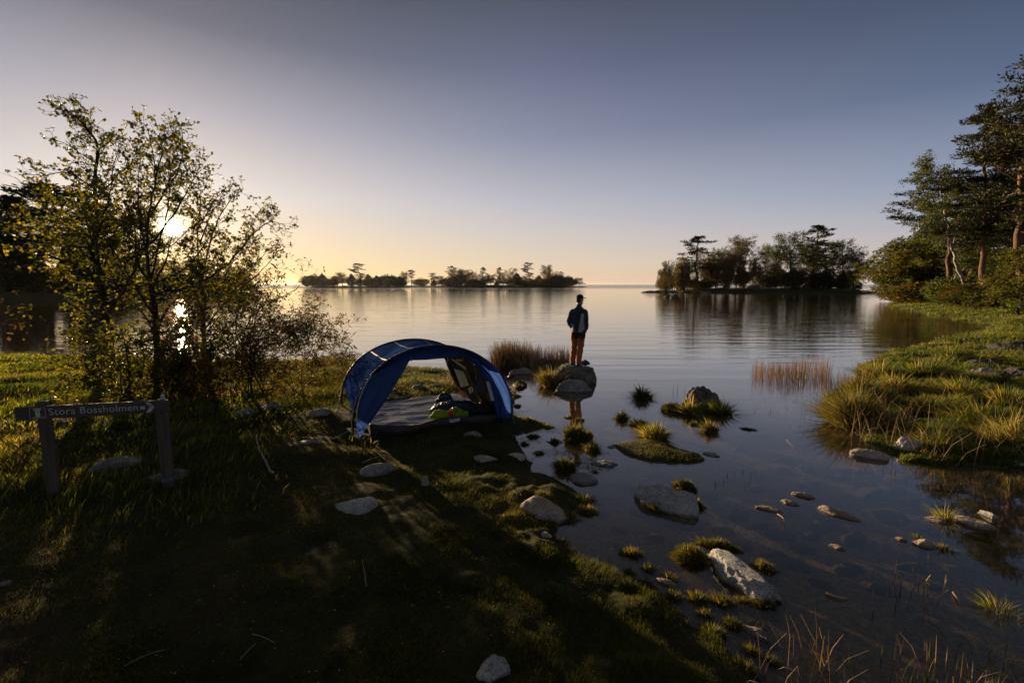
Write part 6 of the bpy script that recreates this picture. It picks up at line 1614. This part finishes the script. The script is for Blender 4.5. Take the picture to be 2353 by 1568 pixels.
man = empty('person', (ft[0], ft[1], ft[2]-0.005), YAW)
tag(man, 'man in navy jacket, orange trousers and black cap standing on a boulder, back turned', 'person')
HD = -0.75                                            # the head turns right of the shoulders
def hd(p):                                            # head coordinates: +y is the face
    c_, s_ = math.cos(HD), math.sin(HD); x_, y_, z_ = p; return (0.02 + x_*c_-y_*s_, 0.02 + x_*s_+y_*c_, z_)
Z0 = 1.60
sh = lambda z: -0.060*max(0, (0.9-z)/0.9)             # the legs stand a little left of the hips
legs = {}
for sgn in (-1, 1):
    legs[sgn] = [(sgn*.090+sh(.9), 0.0, .92), (sgn*.092+sh(.7), .01+sgn*-.01, .70), (sgn*.090+sh(.48), .025-sgn*.03, .48), (sgn*.092+sh(.28), -.01-sgn*.05, .28), (sgn*.095+sh(.1), -.03-sgn*.06, .09)]
arms = {-1: [(-.130, -.01, 1.400), (-.180, -.03, 1.33), (-.222, -.085, 1.13), (-.205, .0, 1.02), (-.170, .085, .93)], 1: [(.130, -.01, 1.400), (.178, -.02, 1.33), (.205, -.055, 1.13), (.200, .02, 1.01), (.168, .095, .93)]}
mb = MB()
loft(mb, [((0, 0, .86), .15, .10, (0, 0, 1)), ((0, 0, .95), .165, .115, (0, 0, 1)), ((0, 0, 1.08), .140, .10, (0, 0, 1)), ((0, 0, 1.25), .165, .115, (0, 0, 1)), ((0, -.005, 1.38), .19, .11, (0, 0, 1)), ((0, -.01, 1.46), .13, .08, (0, 0, 1)), ((0, -.005, 1.50), .06, .06, (0, .1, 1)), ((.01, .0, 1.60), .055, .058, (0, .1, 1))])
for sgn in (-1, 1):
    limb(mb, legs[sgn], [.088, .080, .058, .055, .040]); limb(mb, arms[sgn], [.055, .048, .040, .034, .027])
    w_ = np.array(arms[sgn][-1]); fd = unit(np.array([-sgn*.25, .45, -.8]))
    limb(mb, [w_, w_+fd*.05, w_+fd*.10], [.027, .036, .034], 10, 2, .55)          # palm in the pocket
    sx_ = unit(np.cross(fd, [sgn*1.0, .4, 0]))
    for k, L_ in enumerate((.070, .080, .076, .060)):
        o_ = w_+fd*.095+sx_*(k-1.5)*.019; limb(mb, [o_, o_+fd*L_*.5, o_+fd*L_+np.array([-sgn*.01, .01, -.002])], [.009, .0085, .007], 8, 2)
    limb(mb, [w_+fd*.03-sx_*.030, w_+fd*.06-sx_*.050, w_+fd*.09-sx_*.052], [.011, .010, .008], 8, 2)
# head: skull, jaw, nose, ears
hs = [(-.115, .030, .032, .028), (-.095, .050, .050, .022), (-.065, .062, .070, .010), (-.03, .070, .082, .002), (.01, .075, .092, -.002), (.05, .077, .098, -.006), (.09, .070, .090, -.010), (.12, .050, .066, -.012), (.138, .02, .03, -.012)]
loft(mb, [(hd((0, yo+.0, Z0+.05+z)), rx, ry, (0, 0, 1)) for z, rx, ry, yo in hs])
limb(mb, [hd((0, .088, Z0+.075)), hd((0, .105, Z0+.050)), hd((0, .112, Z0+.036))], [.008, .011, .012], 8, 2)
limb(mb, [hd((-.02, .076, Z0-.005)), hd((0, .088, Z0-.002)), hd((.02, .076, Z0-.005))], [.007, .009, .007], 8, 2)
limb(mb, [hd((-.03, .078, Z0+.092)), hd((0, .090, Z0+.094)), hd((.03, .078, Z0+.092))], [.009, .010, .009], 8, 2)
limb(mb, [hd((0, .064, Z0-.045)), hd((0, .074, Z0-.038))], [.018, .015], 8, 2)
for sgn in (-1, 1): limb(mb, [hd((sgn*.074, -.012, Z0+.035)), hd((sgn*.084, -.018, Z0+.055)), hd((sgn*.082, -.012, Z0+.080))], [.007, .011, .010], 8, 3)
body = fuse(mb, 'body', [M['skin']], man, .009, 1)
# eyes
M['eye'] = simple('dark eye', [(0.3, (0.02, 0.015, 0.01)), (0.7, (0.03, 0.02, 0.015))], 50, 0.2, 0, spec=.6)
for sgn in (-1, 1):
    v, f = ICO[3]; mb = MB(); mb.add(v*.010+np.array(hd((sgn*.030, .080, Z0+.070))), f, 0, True); mb.build('eye', M['eye'], body)
mb = MB(); loft(mb, [(hd((0, -.022, Z0+z)), rx, ry, (0, 0, 1)) for z, rx, ry in [(-.005, .058, .062), (.02, .072, .078), (.06, .081, .088), (.10, .083, .094), (.15, .07, .08)]])
fuse(mb, 'hair', [M['hair']], man, .008, 1)
mb = MB()
loft(mb, [(hd((0, -.006, Z0+z)), rx, ry, (0, 0, 1)) for z, rx, ry in [(.105, .090, .108), (.13, .092, .112), (.16, .088, .108), (.185, .074, .090), (.203, .045, .055), (.208, .01, .012)]])
loft(mb, [(hd((0, y_, Z0+z)), rx, .008, (hd((0, 1, 0))[0]-.02, hd((0, 1, 0))[1]-.02, 0)) for y_, z, rx in [(.07, .118, .082), (.11, .120, .078), (.15, .114, .062), (.175, .108, .035)]])
fuse(mb, 'cap', [M['cap']], man, .007, 1)
mb = MB(); v, f = ICO[3]; mb.add(v*.010+np.array(hd((0, -.01, Z0+.212))), f, 0, True); mb.build('cap_button', M['cap'], man)
# jacket: torso and sleeves slightly outside the body, folds toward the hem
mb = MB()
loft(mb, [((0, .0, .865), .178, .128, (0, 0, 1)), ((0, 0, .90), .182, .132, (0, 0, 1)), ((-.004, 0, 1.00), .172, .126, (0, 0, 1)), ((0, 0, 1.10), .168, .122, (0, 0, 1)), ((0, 0, 1.25), .180, .13, (0, 0, 1)), ((0, -.005, 1.37), .188, .125, (0, 0, 1)), ((0, -.01, 1.44), .155, .10, (0, 0, 1)), ((0, -.01, 1.485), .095, .08, (0, .1, 1)), ((.002, -.006, 1.52), .068, .070, (0, .1, 1)), ((.006, -.004, 1.565), .066, .068, (0, .1, 1))], 32)
for sgn in (-1, 1): limb(mb, arms[sgn], [.070, .072, .064, .056, .050])
def jm(c):
    x, y, z = c
    ax = abs(x)
    if z > 1.50: return 0
    if y < .06 and z < 1.40 and z > .80:
        # pale panels run from the armpit to the hem, widening downward
        k = (1.38-z)/.5
        if x > 0 and ax > .105-.075*k and ax < .165 and z < 1.34 and z > .87: return 1
        if x < 0 and ax > .130-.055*k and ax < .18 and z < 1.06 and z > .87: return 1
    return 0
jko = fuse(mb, 'jacket', [M['jacket_navy'], M['jacket_grey']], man, .009, 2, jm)
me = jko.data
co = np.empty(len(me.vertices)*3); me.vertices.foreach_get('co', co); co = co.reshape(-1, 3)
rr2 = np.hypot(co[:, 0], co[:, 1])[:, None]+1e-6; fo = (fbm(co[:, 0]*9, co[:, 1]*9, co[:, 2]*16, 3, 5)*.012)[:, None]; co[:, :2] += co[:, :2]/rr2*fo; me.vertices.foreach_set('co', co.ravel())
mb = MB(); loft(mb, [((0, 0, .83), .150, .115, (0, 0, 1)), ((0, 0, .88), .168, .122, (0, 0, 1)), ((0, 0, .97), .165, .118, (0, 0, 1))], 28)
for sgn in (-1, 1): limb(mb, [legs[sgn][0], *legs[sgn][1:4], (legs[sgn][4][0], legs[sgn][4][1], .075)], [.100, .096, .080, .076, .078])
tro = fuse(mb, 'trousers', [M['trouser'], M['trouser_dark']], man, .009, 2, lambda c: 1 if (c[2] > .70+.02*math.sin(c[0]*40) and c[1] < .05 and c[0] > -.14) else 0)
me = tro.data; co = np.empty(len(me.vertices)*3); me.vertices.foreach_get('co', co); co = co.reshape(-1, 3)
fo = fbm(co[:, 0]*7, co[:, 1]*7, co[:, 2]*22, 3, 15)*.020; cxl = np.where(co[:, 0] < sh(.4), -.115, .095); dd = co[:, :2]-np.stack([cxl, np.zeros(len(co))], 1); co[:, :2] += dd/(np.linalg.norm(dd, axis=1, keepdims=True)+1e-6)*fo[:, None]; me.vertices.foreach_set('co', co.ravel())
for sgn in (-1, 1):
    fx, fy = legs[sgn][4][0], legs[sgn][4][1]; mb = MB()
    limb(mb, [(fx, fy, .16), (fx, fy, .10), (fx, fy+.0, .06)], [.058, .056, .055])
    loft(mb, [((fx, fy-.075, .035), .030, .028, (0, 1, 0)), ((fx, fy-.05, .045), .044, .045, (0, 1, 0)), ((fx, fy+.03, .05), .047, .05, (0, 1, 0)), ((fx+sgn*.01, fy+.12, .036), .050, .036, (0, 1, 0)), ((fx+sgn*.015, fy+.19, .028), .044, .028, (0, 1, 0)), ((fx+sgn*.015, fy+.215, .022), .02, .016, (0, 1, 0))])
    fuse(mb, 'boot', [M['boot']], man, .008, 1)
print('objects', len(bpy.data.objects))
mb = MB(); mb.box((0, 0, 14.5), (29000, 29000, 33.0)); hm = bpy.data.materials.new('glare haze'); hm.use_nodes = True  # haze box added to lift the dark woods and give the sun glare
hn = hm.node_tree; hn.nodes.clear(); ho = hn.nodes.new('ShaderNodeOutputMaterial'); hv = hn.nodes.new('ShaderNodeVolumePrincipled')
hv.inputs['Color'].default_value = (0.92, 0.90, 0.88, 1); hv.inputs['Density'].default_value = 0.00002; hv.inputs['Anisotropy'].default_value = 0.6
hn.links.new(hv.outputs[0], ho.inputs['Volume'])
hz = mb.build('haze', hm); hz['kind'] = 'stuff'; hz['label'] = 'added thin warm glare haze over the water'
